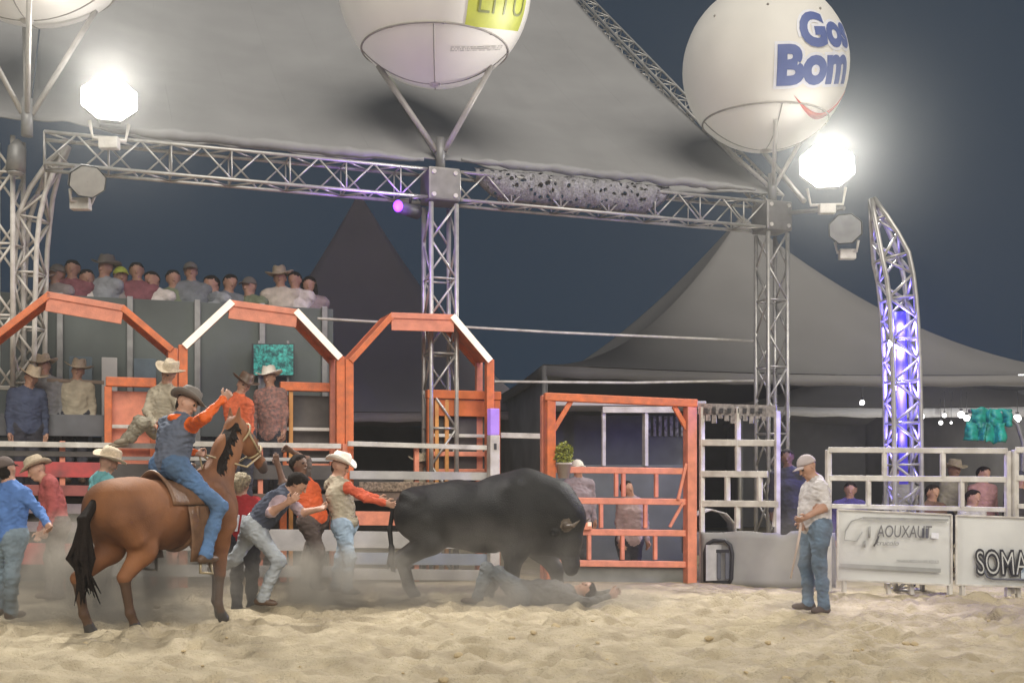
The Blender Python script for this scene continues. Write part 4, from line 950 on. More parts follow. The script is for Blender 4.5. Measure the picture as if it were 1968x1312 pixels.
person(17.6, dict(pel=(815, 960), neck=(806, 915), head=(808, 892)), (-.1, -1, 0), 'person in tan cowboy hat looking over the fence behind the bull back', M_KHAKI, M_DKCL, hat=('cowboy', M_STRAW), h=.015, hands=False)
person(17.1, dict(pel=(1112, 1010), neck=(1112, 925), head=(1110, 893)), (.3, -1, 0), 'person in white cap and pale mauve shirt behind the orange gate', cloth('mauve_shirt', (.34, .29, .33)), M_DKCL, hat=('cap', M_FELTW), h=.014)
person(17.1, dict(pel=(1210, 1040), neck=(1215, 962), head=(1205, 938)), (.4, -1, 0), 'stooping person in rosy grey shirt behind the gate middle rails', cloth('rosy_shirt', (.40, .31, .31)), M_DKCL, hair=M_HAIRD, h=.015)
# spectators on the stand
specs = [((78, 560), (80, 530), 'cowboy', M_STRAW, 'grey_brown_top', (.17, .15, .145), (.3, -1, 0), 'spectator in straw hat half hidden by the white column on the stand'),
         ((138, 566), (140, 508), None, None, 'wine_top', (.16, .06, .07), (.2, -1, 0), 'dark haired spectator in rust top behind the front row of the stand'),
         ((200, 566), (204, 506), 'cowboy', M_FELTG, 'smoke_top', (.20, .21, .23), (-.3, -1, 0), 'spectator in grey felt hat left of the lime cap'),
         ((264, 566), (262, 512), None, None, 'wine_top', (.16, .06, .07), (.3, -1, 0), 'spectator in rust top right behind the lime cap'),
         ((334, 566), (332, 526), None, None, 'olive_top', (.12, .14, .09), (.4, -1, 0), 'spectator in olive top left of the tall charcoal one'),
         ((480, 590), (478, 540), 'cap', M_FELTG, 'olive_top', (.12, .14, .09), (-.4, -1, 0), 'spectator in olive top and cap above the second arch'),
         ((568, 590), (566, 528), None, None, 'cream_top', (.44, .40, .38), (-.2, -1, 0), 'spectator in pale top between the cowboy hat and the long haired woman'),
         ((108, 560), (110, 518), 'cap', M_FELTG, 'taupe_top', (.21, .18, .18), (-.4, -1, 0), 'spectator in taupe top and grey cap at the left end of the stand'),
         ((168, 566), (166, 526), None, None, 'cream_top', (.44, .40, .38), (.5, -1, 0), 'spectator in pale cream top sitting second on the stand'),
         ((232, 566), (232, 522), 'cap', mat('lime_cap', (.50, .58, .08), .7), 'grey_brown_top', (.17, .15, .145), (.5, -1, 0), 'spectator wearing a lime green cap on the stand'),
         ((298, 572), (290, 528), None, None, 'cream_top', (.44, .40, .34), (-.2, -1, 0), 'spectator in cream top with shaved head right of the lime cap'),
         ((368, 576), (366, 512), 'cap', M_FELTG, 'charcoal_top', (.12, .13, .14), (.3, -1, 0), 'tall spectator in charcoal top with grey cap on the stand'),
         ((412, 590), (404, 535), None, None, 'smoke_top', (.20, .21, .23), (-.6, -1, 0), 'spectator in smoky grey top bending low left of the second arch'),
         ((438, 586), (444, 533), None, None, 'charcoal_top', (.12, .13, .14), (.7, -1, 0), 'spectator in charcoal top turned to the right above the second arch'),
         ((540, 590), (537, 524), 'cowboy', M_STRAW, 'beige_top', (.36, .32, .27), (.1, -1, 0), 'spectator in beige top and cowboy hat above the second arch'),
         ((594, 596), (594, 538), 'long', None, 'plum_top', (.19, .15, .16), (.1, -1, 0), 'woman with long dark hair at the right end of the stand')]
for (px, py), (hx, hy), ht, hm, cn, cc, fc, lb in specs:
    D = SP(px, py, 1.80).y
    o, inf = person(D, dict(pel=(px, hy + 108), neck=(px, hy + 34), head=(hx, hy), rel=(px - 26, hy + 78, .25), lel=(px + 26, hy + 78, .25), rha=(px - 8, hy + 92, .1), lha=(px + 8, hy + 92, .1)), fc, lb, cloth(cn + '_lit', tuple(min(.8, q * 1.7) for q in cc)), M_DKCL, build=1.12, hat=(ht, hm) if ht in ('cap', 'cowboy') else None, hair=M_HAIRD if ht != 'cowboy' else None, h=.0125, hands=False, group='spectators on the stand')  # tops brightened in colour to stand in for light missing on the stand
    o.scale = (1.16,) * 3; o.location = inf['hd'] * -.16
    if ht == 'long':
        B = Body(); hd, g, hs = inf['hd'], inf['g'], inf['hs']
        B.c(hd - g * .03 + Vector((0, 0, .05)), hd - g * .07 - Vector((0, 0, .2)), .1, .08, .04); B.c(hd + hs * .08, hd + hs * .10 - Vector((0, 0, .25)), .035, .04, .04); B.c(hd - hs * .08, hd - hs * .10 - Vector((0, 0, .25)), .035, .04, .04)
        lh_ = B.build('long_hair', [M_HAIRD], None, .014); lh_.parent = o
# spectators seated behind the right fence
for (px, hy, D, cn, cc, lb, ht) in [(1632, 935, 17.4, 'indigo_top', (.12, .10, .30), 'person in indigo top behind the right fence beside the standing man', None), (1730, 905, 18.0, 'ash_top', (.28, .27, .28), 'person in ash grey top behind the blue truss tower', None),
        (1790, 940, 17.2, 'brown_top', (.15, .09, .07), 'person in brown top low behind the fence right of the blue tower', None), (1832, 898, 18.3, 'sand_top', (.34, .31, .26), 'person in sand coloured top and straw hat behind the right fence', 'cowboy'),
        (1888, 905, 17.8, 'rose_top', (.40, .22, .21), 'person in rose coloured top behind the right fence', None), (1868, 950, 16.9, 'white_top', (.50, .48, .45), 'person in off white top sitting low behind the right fence', None), (1958, 915, 17.4, 'black_top', (.06, .055, .055), 'person in black top behind the fence at the right edge', 'cap')]:
    k = F / D; person(D, dict(pel=(px, hy + .70 * k), neck=(px, hy + .24 * k), head=(px + 3, hy)), ((px % 7 - 3) * .15, -1, 0), lb, cloth(cn, cc), M_DKCL, hair=M_HAIRD, hat=(ht, M_STRAW if ht == 'cowboy' else M_DKCL) if ht else None, h=.0135, hands=False, group='people behind the right fence')

# fallen rider lying under the bull
person(13.8, dict(pel=(1000, 1138), neck=(1096, 1138, .05), head=(1128, 1134, .05), rsh=(1088, 1146, -.16), lsh=(1090, 1134, .22), rel=(1130, 1156, -.3), rha=(1168, 1146, -.22), lel=(1130, 1143, .35), lha=(1172, 1138, .3),
       rkn=(935, 1092, -.12), ran=(918, 1146, -.15), lkn=(958, 1098, .16), lan=(938, 1142, .2)), (0, -.25, 1), 'fallen rider in grey lying on the sand beneath the black bull with knees bent', cloth('dusty_grey', (.13, .125, .12)), mat('dusty_jeans', (.15, .165, .175), .9, 0, .15, 5, .3), hair=M_HAIRD, h=.0095, up=(1, 0, .1), gaze=(0, -.5, 1), toes=[(-1, 0, .05), (-1, .1, .05)])

# ------------------------------------------------------------------ bull
def bull():
    c = P(932, 920, 14.55); be = R(-14); fx = Vector((math.cos(be), math.sin(be), 0)); sx = Vector((math.sin(be), -math.cos(be), 0))   # sx: right side, to the camera
    W = lambda x, y, z: Vector((c.x, c.y, 0)) + fx * x + sx * y + Z0 * z
    B = Body(); K = 0
    def cc(a, b, ra, rb, k=.12, m=0, q=1.0): B.c(W(*a), W(*b), ra, rb, k, m, sx, q)
    cc((-.86, 0, 1.02), (-.25, 0, 1.03), .33, .38, .2, 0, .92); cc((-.25, 0, 1.03), (.45, 0, 1.05), .38, .43, .2, 0, .92); cc((.45, 0, 1.08), (.82, 0, 1.02), .44, .36, .2, 0, .85)
    cc((-.95, 0, 1.22), (-.4, 0, 1.30), .14, .14, .2); cc((.15, 0, 1.36), (.55, 0, 1.40), .15, .17, .2); cc((.55, 0, 1.38), (.92, 0, 1.26), .18, .22, .2)
    cc((.75, 0, 1.12), (1.08, .02, 1.0), .30, .22, .18, 0, .8); cc((.6, 0, .82), (1.02, 0, .72), .16, .10, .15, 0, .45)                            # neck, dewlap
    cc((1.00, .02, .92), (1.09, .03, .74), .18, .155, .1, 0, .95); cc((1.09, .03, .74), (1.12, .03, .46), .145, .10, .08, 0, .95); cc((1.12, .03, .43), (1.12, .03, .38), .098, .088, .06); cc((.55, 0, .80), (.92, 0, .74), .24, .18, .15, 0, .7)
    for q in (1, -1):
        cc((.98, q * .14, .88), (.95, q * .34, .82), .05, .025, .04)                                           # ears
        cc((1.05, q * .13, .94), (1.10, q * .26, .92), .042, .036, .015, 1); cc((1.10, q * .26, .92), (1.20, q * .33, .93), .036, .024, .015, 1); cc((1.20, q * .33, .93), (1.29, q * .33, 1.0), .024, .007, .015, 1)   # horns
        B.e(W(1.12, q * .13, .70), .02, .006, 2); B.e(W(1.18, q * .045, .40), .02, .01, 2)
        y = q * .19
        tx = .40 if q > 0 else .88                                                   # front legs: near one straight, far one reaching
        cc((.48, q * .2, .98), (tx * .5 + .24, y, .62), .22, .155, .14, 0, .85); cc((tx * .5 + .24, y, .62), (tx, y, .36), .14, .098, .08); cc((tx, y, .36), (tx + .03, y, .12), .086, .078, .05); cc((tx + .03, y, .10), (tx + .07, y, .03), .07, .085, .03, 2)
        hx = -.92 if q > 0 else -1.08                                                                             # hind legs: haunch, stifle, hock, shank
        cc((-.85, q * .19, 1.02), (-.66 if q > 0 else -.8, y, .70), .25, .15, .16, 0, .75); cc((-.66 if q > 0 else -.8, y, .70), (hx - .12, y, .46), .15, .098, .08); cc((hx - .12, y, .46), (hx - .02, y, .13), .082, .070, .05); cc((hx - .02, y, .10), (hx + .04, y, .03), .066, .082, .03, 2)
    cc((-.1, 0, .68), (.1, 0, .66), .10, .09, .12)
    for q in (1, -1):                                            # muscle and bone under the hide
        cc((.42, q * .24, 1.36), (.60, q * .25, .98), .13, .10, .12); cc((-.98, q * .20, 1.28), (-.80, q * .25, 1.20), .09, .10, .05); cc((-.70, q * .27, .98), (-.78, q * .22, .80), .10, .08, .05)
    hide = mat('black_hide', (.016, .015, .014), .55, 0, .3, 5, .35, 70, spec=.3)
    o = B.build('bull', [hide, mat('horn', (.13, .10, .075), .4), mat('hoof', (.05, .045, .04), .5)], None, .011); tag(o, 'big black humped bull with head lowered over the fallen rider', 'bull')
    tl = Body(); pts = [(-1.12, 0, 1.26), (-1.22, .03, 1.12), (-1.26, .06, .85), (-1.22, .10, .60)]
    for a, b in zip(pts[:-1], pts[1:]): tl.c(W(*a), W(*b), .035, .026, .03)
    for i in range(9): tl.c(W(-1.22, .10, .62), W(-1.22 + rng.uniform(-.1, .08), .1 + rng.uniform(-.07, .07), .36 + rng.uniform(-.06, .06)), .025, .010, .02)
    tl.build('tail', [hide], o, .012)
    return o
    rp = MB(); n = 40; ring = [W(.50 + .05 * math.cos(t_), .425 * math.sin(t_) * .95, 1.12 + .48 * math.cos(t_)) for t_ in np.linspace(0, 2 * math.pi, n + 1)]
    rp.tube(ring, .016, 8); rp.build('bull_rope', mat('rope', (.45, .38, .30), .9, 0, .3, 40), o)
    # dusty crust of sand along the back
    return o
bull()

# ------------------------------------------------------------------ horse and rider
HC = P(330, 920, 11.75); HYAW = R(58)
hf = Vector((math.cos(HYAW), math.sin(HYAW), 0)); hr = Vector((math.sin(HYAW), -math.cos(HYAW), 0))
def HW(x, y, z):
    if x > .55 and z > 1.45: k = min(1, (z - 1.45) / .45) * min(1, (x - .55) / .2); x, z = x - .05 * k, z + .03 * k   # carried high
    return Vector((HC.x, HC.y, 0)) + hf * x + hr * y + Z0 * z
def horse():
    B = Body()
    def cc(a, b, ra, rb, k=.1, m=0, q=1.0): B.c(HW(*a), HW(*b), ra, rb, k, m, hr, q)
    cc((-.62, 0, 1.18), (-.2, 0, 1.14), .30, .30, .2, 0, .95); cc((-.2, 0, 1.14), (.42, 0, 1.16), .30, .30, .2, 0, .92); cc((.42, 0, 1.2), (.64, 0, 1.15), .29, .22, .15, 0, .85)
    cc((-.72, .10, 1.24), (-.5, .10, 1.30), .21, .18, .15); cc((-.72, -.10, 1.24), (-.5, -.10, 1.30), .21, .18, .15); cc((.2, 0, 1.42), (.46, 0, 1.44), .10, .12, .15)
    cc((.55, 0, 1.36), (.80, 0, 1.78), .23, .15, .16, 0, .72); cc((.80, 0, 1.78), (.95, 0, 2.02), .15, .115, .1, 0, .75)
    cc((.93, 0, 2.03), (1.12, 0, 1.88), .115, .10, .07, 0, .85); cc((1.12, 0, 1.88), (1.30, 0, 1.66), .088, .062, .06, 0, .9); cc((1.30, 0, 1.66), (1.33, 0, 1.60), .060, .052, .04, 2)
    cc((.98, 0, 1.90), (1.1, 0, 1.80), .075, .06, .05, 0, .7)
    for q in (1, -1):
        cc((.92, q * .055, 2.12), (.93, q * .07, 2.25), .035, .010, .03); B.e(HW(1.10, q * .085, 1.93), .018, .006, 3)
        fx = .50 if q > 0 else .74
        cc((.50, q * .16, 1.12), (.52 if q > 0 else .62, q * .16, .84), .16, .10, .12, 0, .8); cc((.52 if q > 0 else .62, q * .16, .84), (fx + .02, q * .15, .50), .088, .060, .06, 0); cc((fx + .02, q * .15, .50), (fx, q * .15, .18), .050, .040, .03, 1); cc((fx, q * .15, .18), (fx + .05, q * .15, .07), .042, .042, .03, 1); cc((fx + .05, q * .15, .06), (fx + .07, q * .15, .025), .050, .062, .02, 4)
        hx = -.62 if q > 0 else -.92
        cc((-.62, q * .16, 1.14), (-.50 if q > 0 else -.62, q * .17, .80), .23, .13, .15, 0, .8); cc((-.50 if q > 0 else -.62, q * .17, .80), (hx - .10, q * .15, .55), .12, .068, .07, 0); cc((hx - .10, q * .15, .55), (hx - .03, q * .15, .20), .054, .042, .03, 1); cc((hx - .03, q * .15, .20), (hx + .03, q * .15, .08), .044, .044, .03, 1); cc((hx + .03, q * .15, .07), (hx + .05, q * .15, .025), .052, .064, .02, 4)
    for q in (1, -1):                                            # muscle: stifle crease, shoulder blade, forearm, ribs
        cc((-.78, q * .22, 1.10), (-.66, q * .24, .92), .12, .09, .06); cc((.44, q * .20, 1.34), (.60, q * .19, 1.02), .10, .09, .05); cc((.52, q * .2, .98), (.50, q * .19, .80), .085, .07, .04)
        cc((-.42, q * .12, 1.38), (-.56, q * .15, 1.30), .09, .10, .05); cc((.62, q * .07, 1.5), (.82, q * .06, 1.86), .085, .06, .05)
    cc((-.05, 0, .90), (.3, 0, .92), .10, .10, .10)
    coat = mat('bay_coat', (.27, .115, .048), .68, 0, .16, 2.2, .25, 90, spec=.22, dirt=(.13, .058, .032))
    o = B.build('horse', [coat, mat('bay_leg', (.11, .06, .035), .6, 0, .2, 6), mat('muzzle', (.08, .055, .045), .6), M_EYE, mat('hoof', (.05, .045, .04), .5)], None, .0115)
    tag(o, 'bay horse seen from behind, ridden in the dust at the left', 'horse')
    tl = Body(); r_ = random.Random(6)
    for i in range(26):
        a = HW(-.92, r_.uniform(-.03, .03), 1.30); b = HW(-1.04 - r_.random() * .05, r_.uniform(-.05, .05), 1.12); c_ = HW(-1.10 + r_.uniform(-.08, .08), r_.uniform(-.10, .10), .75); d = HW(-1.06 + r_.uniform(-.10, .12), r_.uniform(-.13, .13), .42 + r_.uniform(-.12, .1))
        tl.c(a, b, .022, .026, .015); tl.c(b, c_, .026, .022, .015); tl.c(c_, d, .022, .007, .012)
    tl.build('tail', [M_HAIRD], o, .011)
    mn = Body()
    for i in range(60):
        t_ = i / 59; cx, cz, r0 = (.55 + .25 * t_ / .68, 1.36 + .42 * t_ / .68, .23 - .08 * t_ / .68) if t_ < .68 else (.80 + .15 * (t_ - .68) / .32, 1.78 + .24 * (t_ - .68) / .32, .15 - .03 * (t_ - .68) / .32)
        a = HW(cx - .82 * r0 + .02, 0, cz + .55 * r0); b = HW(cx - .62 * r0, .45 * r0 + .03, cz + .40 * r0 - .01); e = b + hr * (.035 + .02 * r_.random()) - Z0 * (.03 + .10 * r_.random()) + hf * r_.uniform(-.03, .04)
        mn.c(a, b, .020, .019, .012); mn.c(b, e, .019, .006, .012)
    mn.build('mane', [M_HAIRD], o, .010)
    br = MB(); lea = mat('tan_leather', (.46, .36, .20), .6, 0, .2, 10)
    def ringat(cx, cz, dx, dz, r1, r2, n=20): return [HW(cx + dx * r1 * math.cos(t_), r2 * math.sin(t_), cz + dz * r1 * math.cos(t_)) for t_ in np.linspace(0, 2 * math.pi, n + 1)]
    br.tube(ringat(1.21, 1.78, .75, .66, .098, .086), .012, 6); br.tube(ringat(1.02, 1.96, .62, .78, .150, .11), .012, 6)
    for q in (1, -1): br.tube([HW(1.03, q * .108, 1.98), HW(1.13, q * .098, 1.86), HW(1.20, q * .088, 1.76)], .011, 6)
    br.build('bridle', lea, o)
    return o
horse()
# saddle with pad and girth (rests on the horse)
sd = thing('saddle', HW(.05, 0, 1.45), 'brown leather saddle under the blue jeans rider', 'saddle'); M_LEA = mat('saddle_leather', (.20, .105, .055), .5, 0, .2, 8, .2, 40)
rows = [[HW(-.36 + .72 * i / 12, math.sin(a) * (.318), 1.135 + .325 * math.cos(a) + .035 * ((i - 6) / 6) ** 2) for a in np.linspace(-1.45, 1.45, 21)] for i in range(13)]
MB().grid(rows, thick=.02).build('saddle_pad', mat('pad_wool', (.30, .20, .13), .9, 0, .2, 20, .3, 60), sd)
rows = [[HW(-.26 + .50 * i / 12, math.sin(a) * .345, 1.15 + .345 * math.cos(a) + .10 * max(0, abs(i - 6) - 3) / 3 * max(0, math.cos(a)) ** 3) for a in np.linspace(-1.3, 1.3, 21)] for i in range(13)]
MB().grid(rows, thick=.025).build('seat', M_LEA, sd)
MB().tube([HW(.24, 0, 1.52), HW(.26, 0, 1.62)], [.03, .035], 10).ball(HW(.265, 0, 1.64), .05, (1, 1, .6)).build('horn', M_LEA, sd)
for q in (1, -1):
    rows = [[HW(-.10 + .26 * i / 6 + .03 * j / 6, q * (.345 + .035 * math.sin(j / 6 * 3.1)), 1.22 - .55 * j / 6) for i in range(7)] for j in range(7)]
    MB().grid(rows, thick=.012).build('fender', M_LEA, sd)
    MB().tube([HW(.02, q * .40, .70), HW(.0, q * .42, .56), HW(.16, q * .42, .54), HW(.14, q * .40, .70)], .018, 8).build('stirrup', mat('stirrup_brass', (.5, .42, .28), .4, .6), sd)
MB().tube([HW(.02, .36 * math.sin(a), 1.13 + .36 * math.cos(a)) for a in np.linspace(1.3, 2 * math.pi - 1.3, 24)], .022, 8).build('girth', M_LEA, sd)
# rider
def rpx(w_):  # back to the px form used by person()
    return (CX + w_.x * F / w_.y, HY - (w_.z - CH) * F / w_.y, w_.y - 11.6)
pelw = HW(-.02, 0, 1.63)
J = dict(pel=rpx(pelw), neck=rpx(HW(.08, .02, 2.10)), head=rpx(HW(.20, .06, 2.35)), rkn=rpx(HW(.26, .42, 1.22)), ran=rpx(HW(.06, .43, .74)), lkn=rpx(HW(.30, -.40, 1.24)), lan=rpx(HW(.08, -.43, .76)),
         rel=(394, 802, -.40), rha=(428, 768, -.30), lel=rpx(HW(.15, -.30, 1.85)), lha=rpx(HW(.38, -.08, 1.78)))
o, inf = person(11.6, J, tuple(hf), 'rider in blue jeans, slate vest and bright orange sleeves sitting on the bay horse', cloth('pale_blue_shirt', (.55, .60, .72)), mat('rider_denim', (.10, .19, .36), .85, 0, .2, 4, .4, 16, spec=.2, dirt=(.075, .12, .19)), sleeve_m=mat('orange_silk', (.80, .13, .01), .6, 0, .10, 8, .3, 14), vest=cloth('slate_vest', (.13, .15, .20)), hat=('cowboy', M_FELTG), hair=M_HAIRD, h=.009, gaze=(.95, -.15, -.2), toes=[tuple(hf), tuple(hf)], curls=(.8, .9), hatargs=dict(band=M_DKCL), build=1.05)
belt(o, inf, mat('pale_belt', (.55, .62, .68), .5))
B = Body(); hd, g, hu, hs = inf['hd'], inf['g'], inf['hu'], inf['hs']; nk = inf['j']['neck']
for i in range(15):
    a = 2 * math.pi * i / 15; B.c(nk + Vector((math.cos(a) * .075, math.sin(a) * .075, .03)), nk + Vector((math.cos(a + .42) * .08, math.sin(a + .42) * .08, .02)), .036, .036, .02)
B.build('neckerchief', [mat('orange_silk', (.80, .13, .01), .55, 0, .10, 8, .3, 14)], o, .010)
rn = MB()
for q in (1, -1): rn.tube([HW(1.21, q * .09, 1.74), HW(.95, q * .13, 1.62), HW(.65, q * .12, 1.68), HW(.42, -.06, 1.78)], .011, 6)
rn.tube([HW(.42, -.06, 1.78), HW(.40, .02, 1.60), HW(.36, .20, 1.40), HW(.40, .28, 1.22)], .010, 6)
tag(rn.build('reins', mat('tan_leather', (.46, .36, .20), .6)), 'tan rope reins running from the bay horse head to the rider hand', 'reins')

# ------------------------------------------------------------------ small things
# potted plant on the gate rail
t = thing('potted_plant', G(1082, 897, -.02), 'small yellow green bush in a pale pot on the orange gate rail', 'plant')
pc = G(1083, 905, -.07); 
b = MB(); b.grid([[pc + Vector((math.cos(a) * r_, math.sin(a) * r_, z)) for a in np.linspace(0, 2 * math.pi, 21)[:-1]] for r_, z in ((.001, -.10), (.075, -.10), (.105, .09), (.115, .09), (.115, .12), (.10, .12), (.095, .07), (.001, .07))], close=True); b.build('pot', mat('pale_pot', (.55, .48, .42), .7), t)
b = MB(); r_ = random.Random(9)
for i in range(520):
    v = Vector((r_.gauss(0, 1), r_.gauss(0, 1), r_.gauss(0, 1))).normalized() * (.05 + .10 * r_.random() ** .5); p = pc + Vector((v.x * .95, v.y * .95, .23 + v.z * 1.3)); n = Vector((r_.gauss(0, 1), r_.gauss(0, 1), r_.gauss(.5, 1))).normalized(); x = n.orthogonal().normalized(); y = n.cross(x); s_ = .018 + .016 * r_.random()
    b.bm.faces.new([b.bm.verts.new(p + q) for q in (x * s_, y * s_ * .5 + n * .004, -x * s_, -y * s_ * .5)])
b.build('foliage', mat('yellow_leaf', (.36, .36, .045), .6, 0, .5, 30, dirt=(.10, .15, .03)), t)
b = MB()
for i in range(7): a = i * .9; b.tube([pc + Vector((0, 0, .06)), pc + Vector((math.cos(a) * .07, math.sin(a) * .07, .26 + .02 * i))], .006, 5)
b.build('stems', mat('stem', (.10, .08, .03), .8), t)
# round small lamps hung under the far tents
for i, (x, y, D, r_) in enumerate([(1657, 773, 24, .055), (1770, 800, 24, .07), (1815, 798, 26, .05), (1830, 796, 27, .04), (1847, 796, 25, .075), (1858, 803, 24.5, .07), (1808, 812, 26, .05), (1828, 812, 26, .03), (1955, 803, 24, .08), (1963, 722, 25, .07)]):
    p = P(x, y, D); lb = ['small white lamp between the right column and the blue tower', 'white lamp close to the right side of the blue tower', 'small white lamp first of the row under the low tent', 'faint tiny lamp second of the row under the low tent', 'bright round lamp in the row left of the teal tarpaulin', 'bright lamp touching the left side of the teal tarpaulin', 'small lower lamp under the row below the low tent', 'tiniest lamp under the low tent', 'lamp near the drooping end of the teal tarpaulin', 'lone high lamp at the right edge of the picture'][i]
    t = thing('hanging_lamp', p, lb, 'lamp', 'small white lamps under the far tents')
    MB().ball(p, r_, (1, 1, 1), seg=12).build('bulb', mat('lamp_bulb', (1, 1, 1), emit=(1, .98, .95), es=3), t)
    if i in (0, 1, 4, 8):
        l = bpy.data.lights.new('small_bulb', 'POINT'); l.energy = 45; l.shadow_soft_size = r_; lo = new_obj('small_bulb', l, t); lo.location = p + Vector((0, -.02, -r_ - .12))
    MB().tube([p + Vector((0, 0, r_ * .9)), p + Vector((0, 0, r_ * .9 + .05))], r_ * .5, 8).build('socket', M_DARK, t)
    MB().tube([p + Vector((0, 0, r_ * .9 + .04)), p + Vector((0, 0, r_ * .9 + (.5 if i != 9 else 1.2)))], .006, 5).build('cord', M_DARK, t)
# teal tarpaulin over a bent pole
t = thing('teal_tarpaulin', P(1900, 930, 17.4), 'teal tarpaulin bundled over a bent pole above the right fence', 'tarpaulin')
TD = 17.4; pl = [P(1960, 1100, TD), P(1966, 850, TD), P(1955, 815, TD), P(1935, 795, TD), P(1905, 788, TD), P(1862, 790, TD)]; pl[0].z = 0
MB().tube(pl, .035, 8).build('pole', M_GREY, t)
def flap(x0, x1, y0, y1, seed, dd, skew=0):
    rows = []
    for jx in range(13):
        row = []
        for i in range(17):
            q = i / 16; k = jx / 12; x = x0 + (x1 - x0) * q + skew * k + 5 * mnoise.noise(Vector((k * 2, seed, q))); y = y0 + (y1 - y0) * k + 5 * mnoise.noise(Vector((q * 3, seed, k)))
            row.append(P(x, y, TD + dd + .06 * math.sin(q * 9 + seed) * (.3 + k) + .05 * mnoise.noise(Vector((q * 5, k * 5, seed)))))
        rows.append(row)
    b = MB().grid(rows, thick=.02); return b.build('flap', mat('teal_sheet', (.02, .36, .28), .5, 0, .25, 4, .2, 12), t)
flap(1866, 1906, 784, 822, 1, -.08, -4); flap(1858, 1898, 812, 846, 2, -.14, -6); flap(1902, 1944, 786, 818, 3, -.04); flap(1896, 1932, 812, 850, 4, -.10, -2)
# speakers of clutter: cool boxes behind the pipe fence
t = thing('cart', FP(1375, 1010, .5), 'round topped pale cart behind the pipe fence next to the gate', 'cart'); q0 = FP(1375, 1000, .6); q0.z = 0
b = MB(); rows = [[q0 + Vector((x, y, z)) for x, z in [(-.35, .45), (-.34, .8), (-.22, .98), (0, 1.06), (.22, 1.0), (.36, .84), (.38, .45)]] for y in (-.3, .3)]
b.grid(rows, thick=.02); b.build('hood', M_WHITE, t); MB().box(q0 + Vector((0, 0, .55)), .72, .56, .34, None, .02).build('body', M_GREY, t)
for y in (-.25, .25): MB().tube([q0 + Vector((.1, y - .03, .2)), q0 + Vector((.1, y + .03, .2))], .2, 20).build('wheel', M_DARK, t)

# ------------------------------------------------------------------ dusty night air, and dust kicked up by the animals
def haze():
    lo, hi = (-47, -4, -1.2), (47, 61, 16.6)
    o = MB().box(((lo[0] + hi[0]) / 2, (lo[1] + hi[1]) / 2, (lo[2] + hi[2]) / 2), hi[0] - lo[0], hi[1] - lo[1], hi[2] - lo[2]).build('haze', bpy.data.materials.new('haze_air'))
    m = o.data.materials[0]; m.use_nodes = True; nt = m.node_tree; nt.nodes.remove(nt.nodes['Principled BSDF'])
    v = nt.nodes.new('ShaderNodeVolumePrincipled'); v.inputs['Color'].default_value = (.93, .93, .90, 1); v.inputs['Density'].default_value = HAZE; v.inputs['Anisotropy'].default_value = .25
    nt.links.new(v.outputs[0], nt.nodes['Material Output'].inputs['Volume']); o['kind'] = 'stuff'; tag(o, 'thin dusty air glowing around the floodlights', 'haze')
HAZE = .0018
haze()
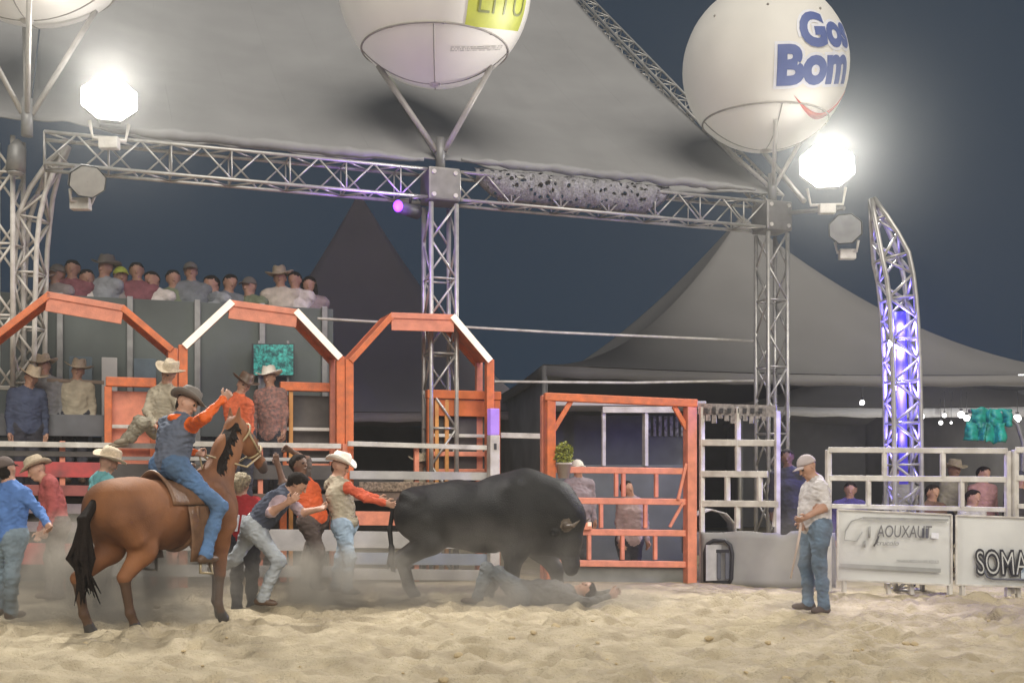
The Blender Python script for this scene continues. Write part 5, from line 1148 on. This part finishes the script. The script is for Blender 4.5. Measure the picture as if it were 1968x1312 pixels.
def dust(c, sc, dens, label, seed):
    b = MB().ball((0, 0, 0), 1, seg=20); m = bpy.data.materials.new('dust_air'); m.use_nodes = True; nt = m.node_tree; N = nt.nodes; N.remove(N['Principled BSDF'])
    o = b.build('dust_cloud', m); o.location = c; o.scale = sc
    v = N.new('ShaderNodeVolumePrincipled'); v.inputs['Color'].default_value = (.86, .78, .66, 1); v.inputs['Anisotropy'].default_value = .2
    tc = N.new('ShaderNodeTexCoord'); ln = N.new('ShaderNodeVectorMath'); ln.operation = 'LENGTH'; nt.links.new(tc.outputs['Object'], ln.inputs[0])
    mr = N.new('ShaderNodeMapRange'); mr.inputs['From Min'].default_value = .98; mr.inputs['From Max'].default_value = .15; nt.links.new(ln.outputs['Value'], mr.inputs['Value'])
    nz = N.new('ShaderNodeTexNoise'); nz.inputs['Scale'].default_value = 2.4; nz.inputs['Detail'].default_value = 3; mp = N.new('ShaderNodeMapping'); mp.inputs['Location'].default_value = (seed * 3.1, seed, 0); mp.inputs['Scale'].default_value = (sc[0], sc[1], sc[2])
    nt.links.new(tc.outputs['Object'], mp.inputs['Vector']); nt.links.new(mp.outputs[0], nz.inputs['Vector'])
    m2 = N.new('ShaderNodeMapRange'); m2.inputs['From Min'].default_value = .35; m2.inputs['From Max'].default_value = .75; nt.links.new(nz.outputs['Fac'], m2.inputs['Value'])
    mu = N.new('ShaderNodeMath'); mu.operation = 'MULTIPLY'; nt.links.new(mr.outputs[0], mu.inputs[0]); nt.links.new(m2.outputs[0], mu.inputs[1])
    m3 = N.new('ShaderNodeMath'); m3.operation = 'MULTIPLY'; m3.inputs[1].default_value = dens; nt.links.new(mu.outputs[0], m3.inputs[0]); nt.links.new(m3.outputs[0], v.inputs['Density'])
    nt.links.new(v.outputs[0], N['Material Output'].inputs['Volume']); o['kind'] = 'stuff'; tag(o, label, 'dust')
dust(P(215, 1130, 12.1), (1.5, 1.1, .95), 6.0, 'pale dust kicked up around the horse hind legs', 1)
dust(P(620, 1130, 13.3), (1.6, .8, .6), 6.0, 'low dust drifting behind the running men', 2)
dust(P(930, 1130, 13.6), (2.1, .9, 1.0), .95, 'dust hanging in front of the black bull', 3)
dust(P(1010, 1165, 13.35), (2.3, .7, .42), 4.5, 'low dust rolling over the sand round the fallen rider', 7)
dust(P(1560, 1090, 12.6), (.75, .7, .75), 1.4, 'thin dust in front of the man in white t-shirt', 4)

def lamp_glow(c, r_, dens, label):  # extra scattering air added to give the lit floodlights a soft glow
    b = MB().ball((0, 0, 0), 1, seg=20); m = bpy.data.materials.new('lamp_glow_air'); m.use_nodes = True; nt = m.node_tree; N = nt.nodes; N.remove(N['Principled BSDF'])
    o = b.build('glow_air', m); o.location = c; o.scale = (r_, r_, r_)
    v = N.new('ShaderNodeVolumePrincipled'); v.inputs['Color'].default_value = (.97, .98, .94, 1); v.inputs['Anisotropy'].default_value = .3
    tc = N.new('ShaderNodeTexCoord'); ln = N.new('ShaderNodeVectorMath'); ln.operation = 'LENGTH'; nt.links.new(tc.outputs['Object'], ln.inputs[0])
    mr = N.new('ShaderNodeMapRange'); mr.interpolation_type = 'SMOOTHERSTEP'; mr.inputs['From Min'].default_value = 1; mr.inputs['From Max'].default_value = .0; mr.inputs['To Max'].default_value = dens
    nt.links.new(ln.outputs['Value'], mr.inputs['Value']); nt.links.new(mr.outputs[0], v.inputs['Density']); nt.links.new(v.outputs[0], N['Material Output'].inputs['Volume'])
    o['kind'] = 'stuff'; tag(o, label, 'dust')
lamp_glow(P(210, 195, 15.3), 2.6, .009, 'bright dusty air round the left floodlight')
lamp_glow(P(1585, 318, 18.3), 3.2, .011, 'bright dusty air round the right floodlight')
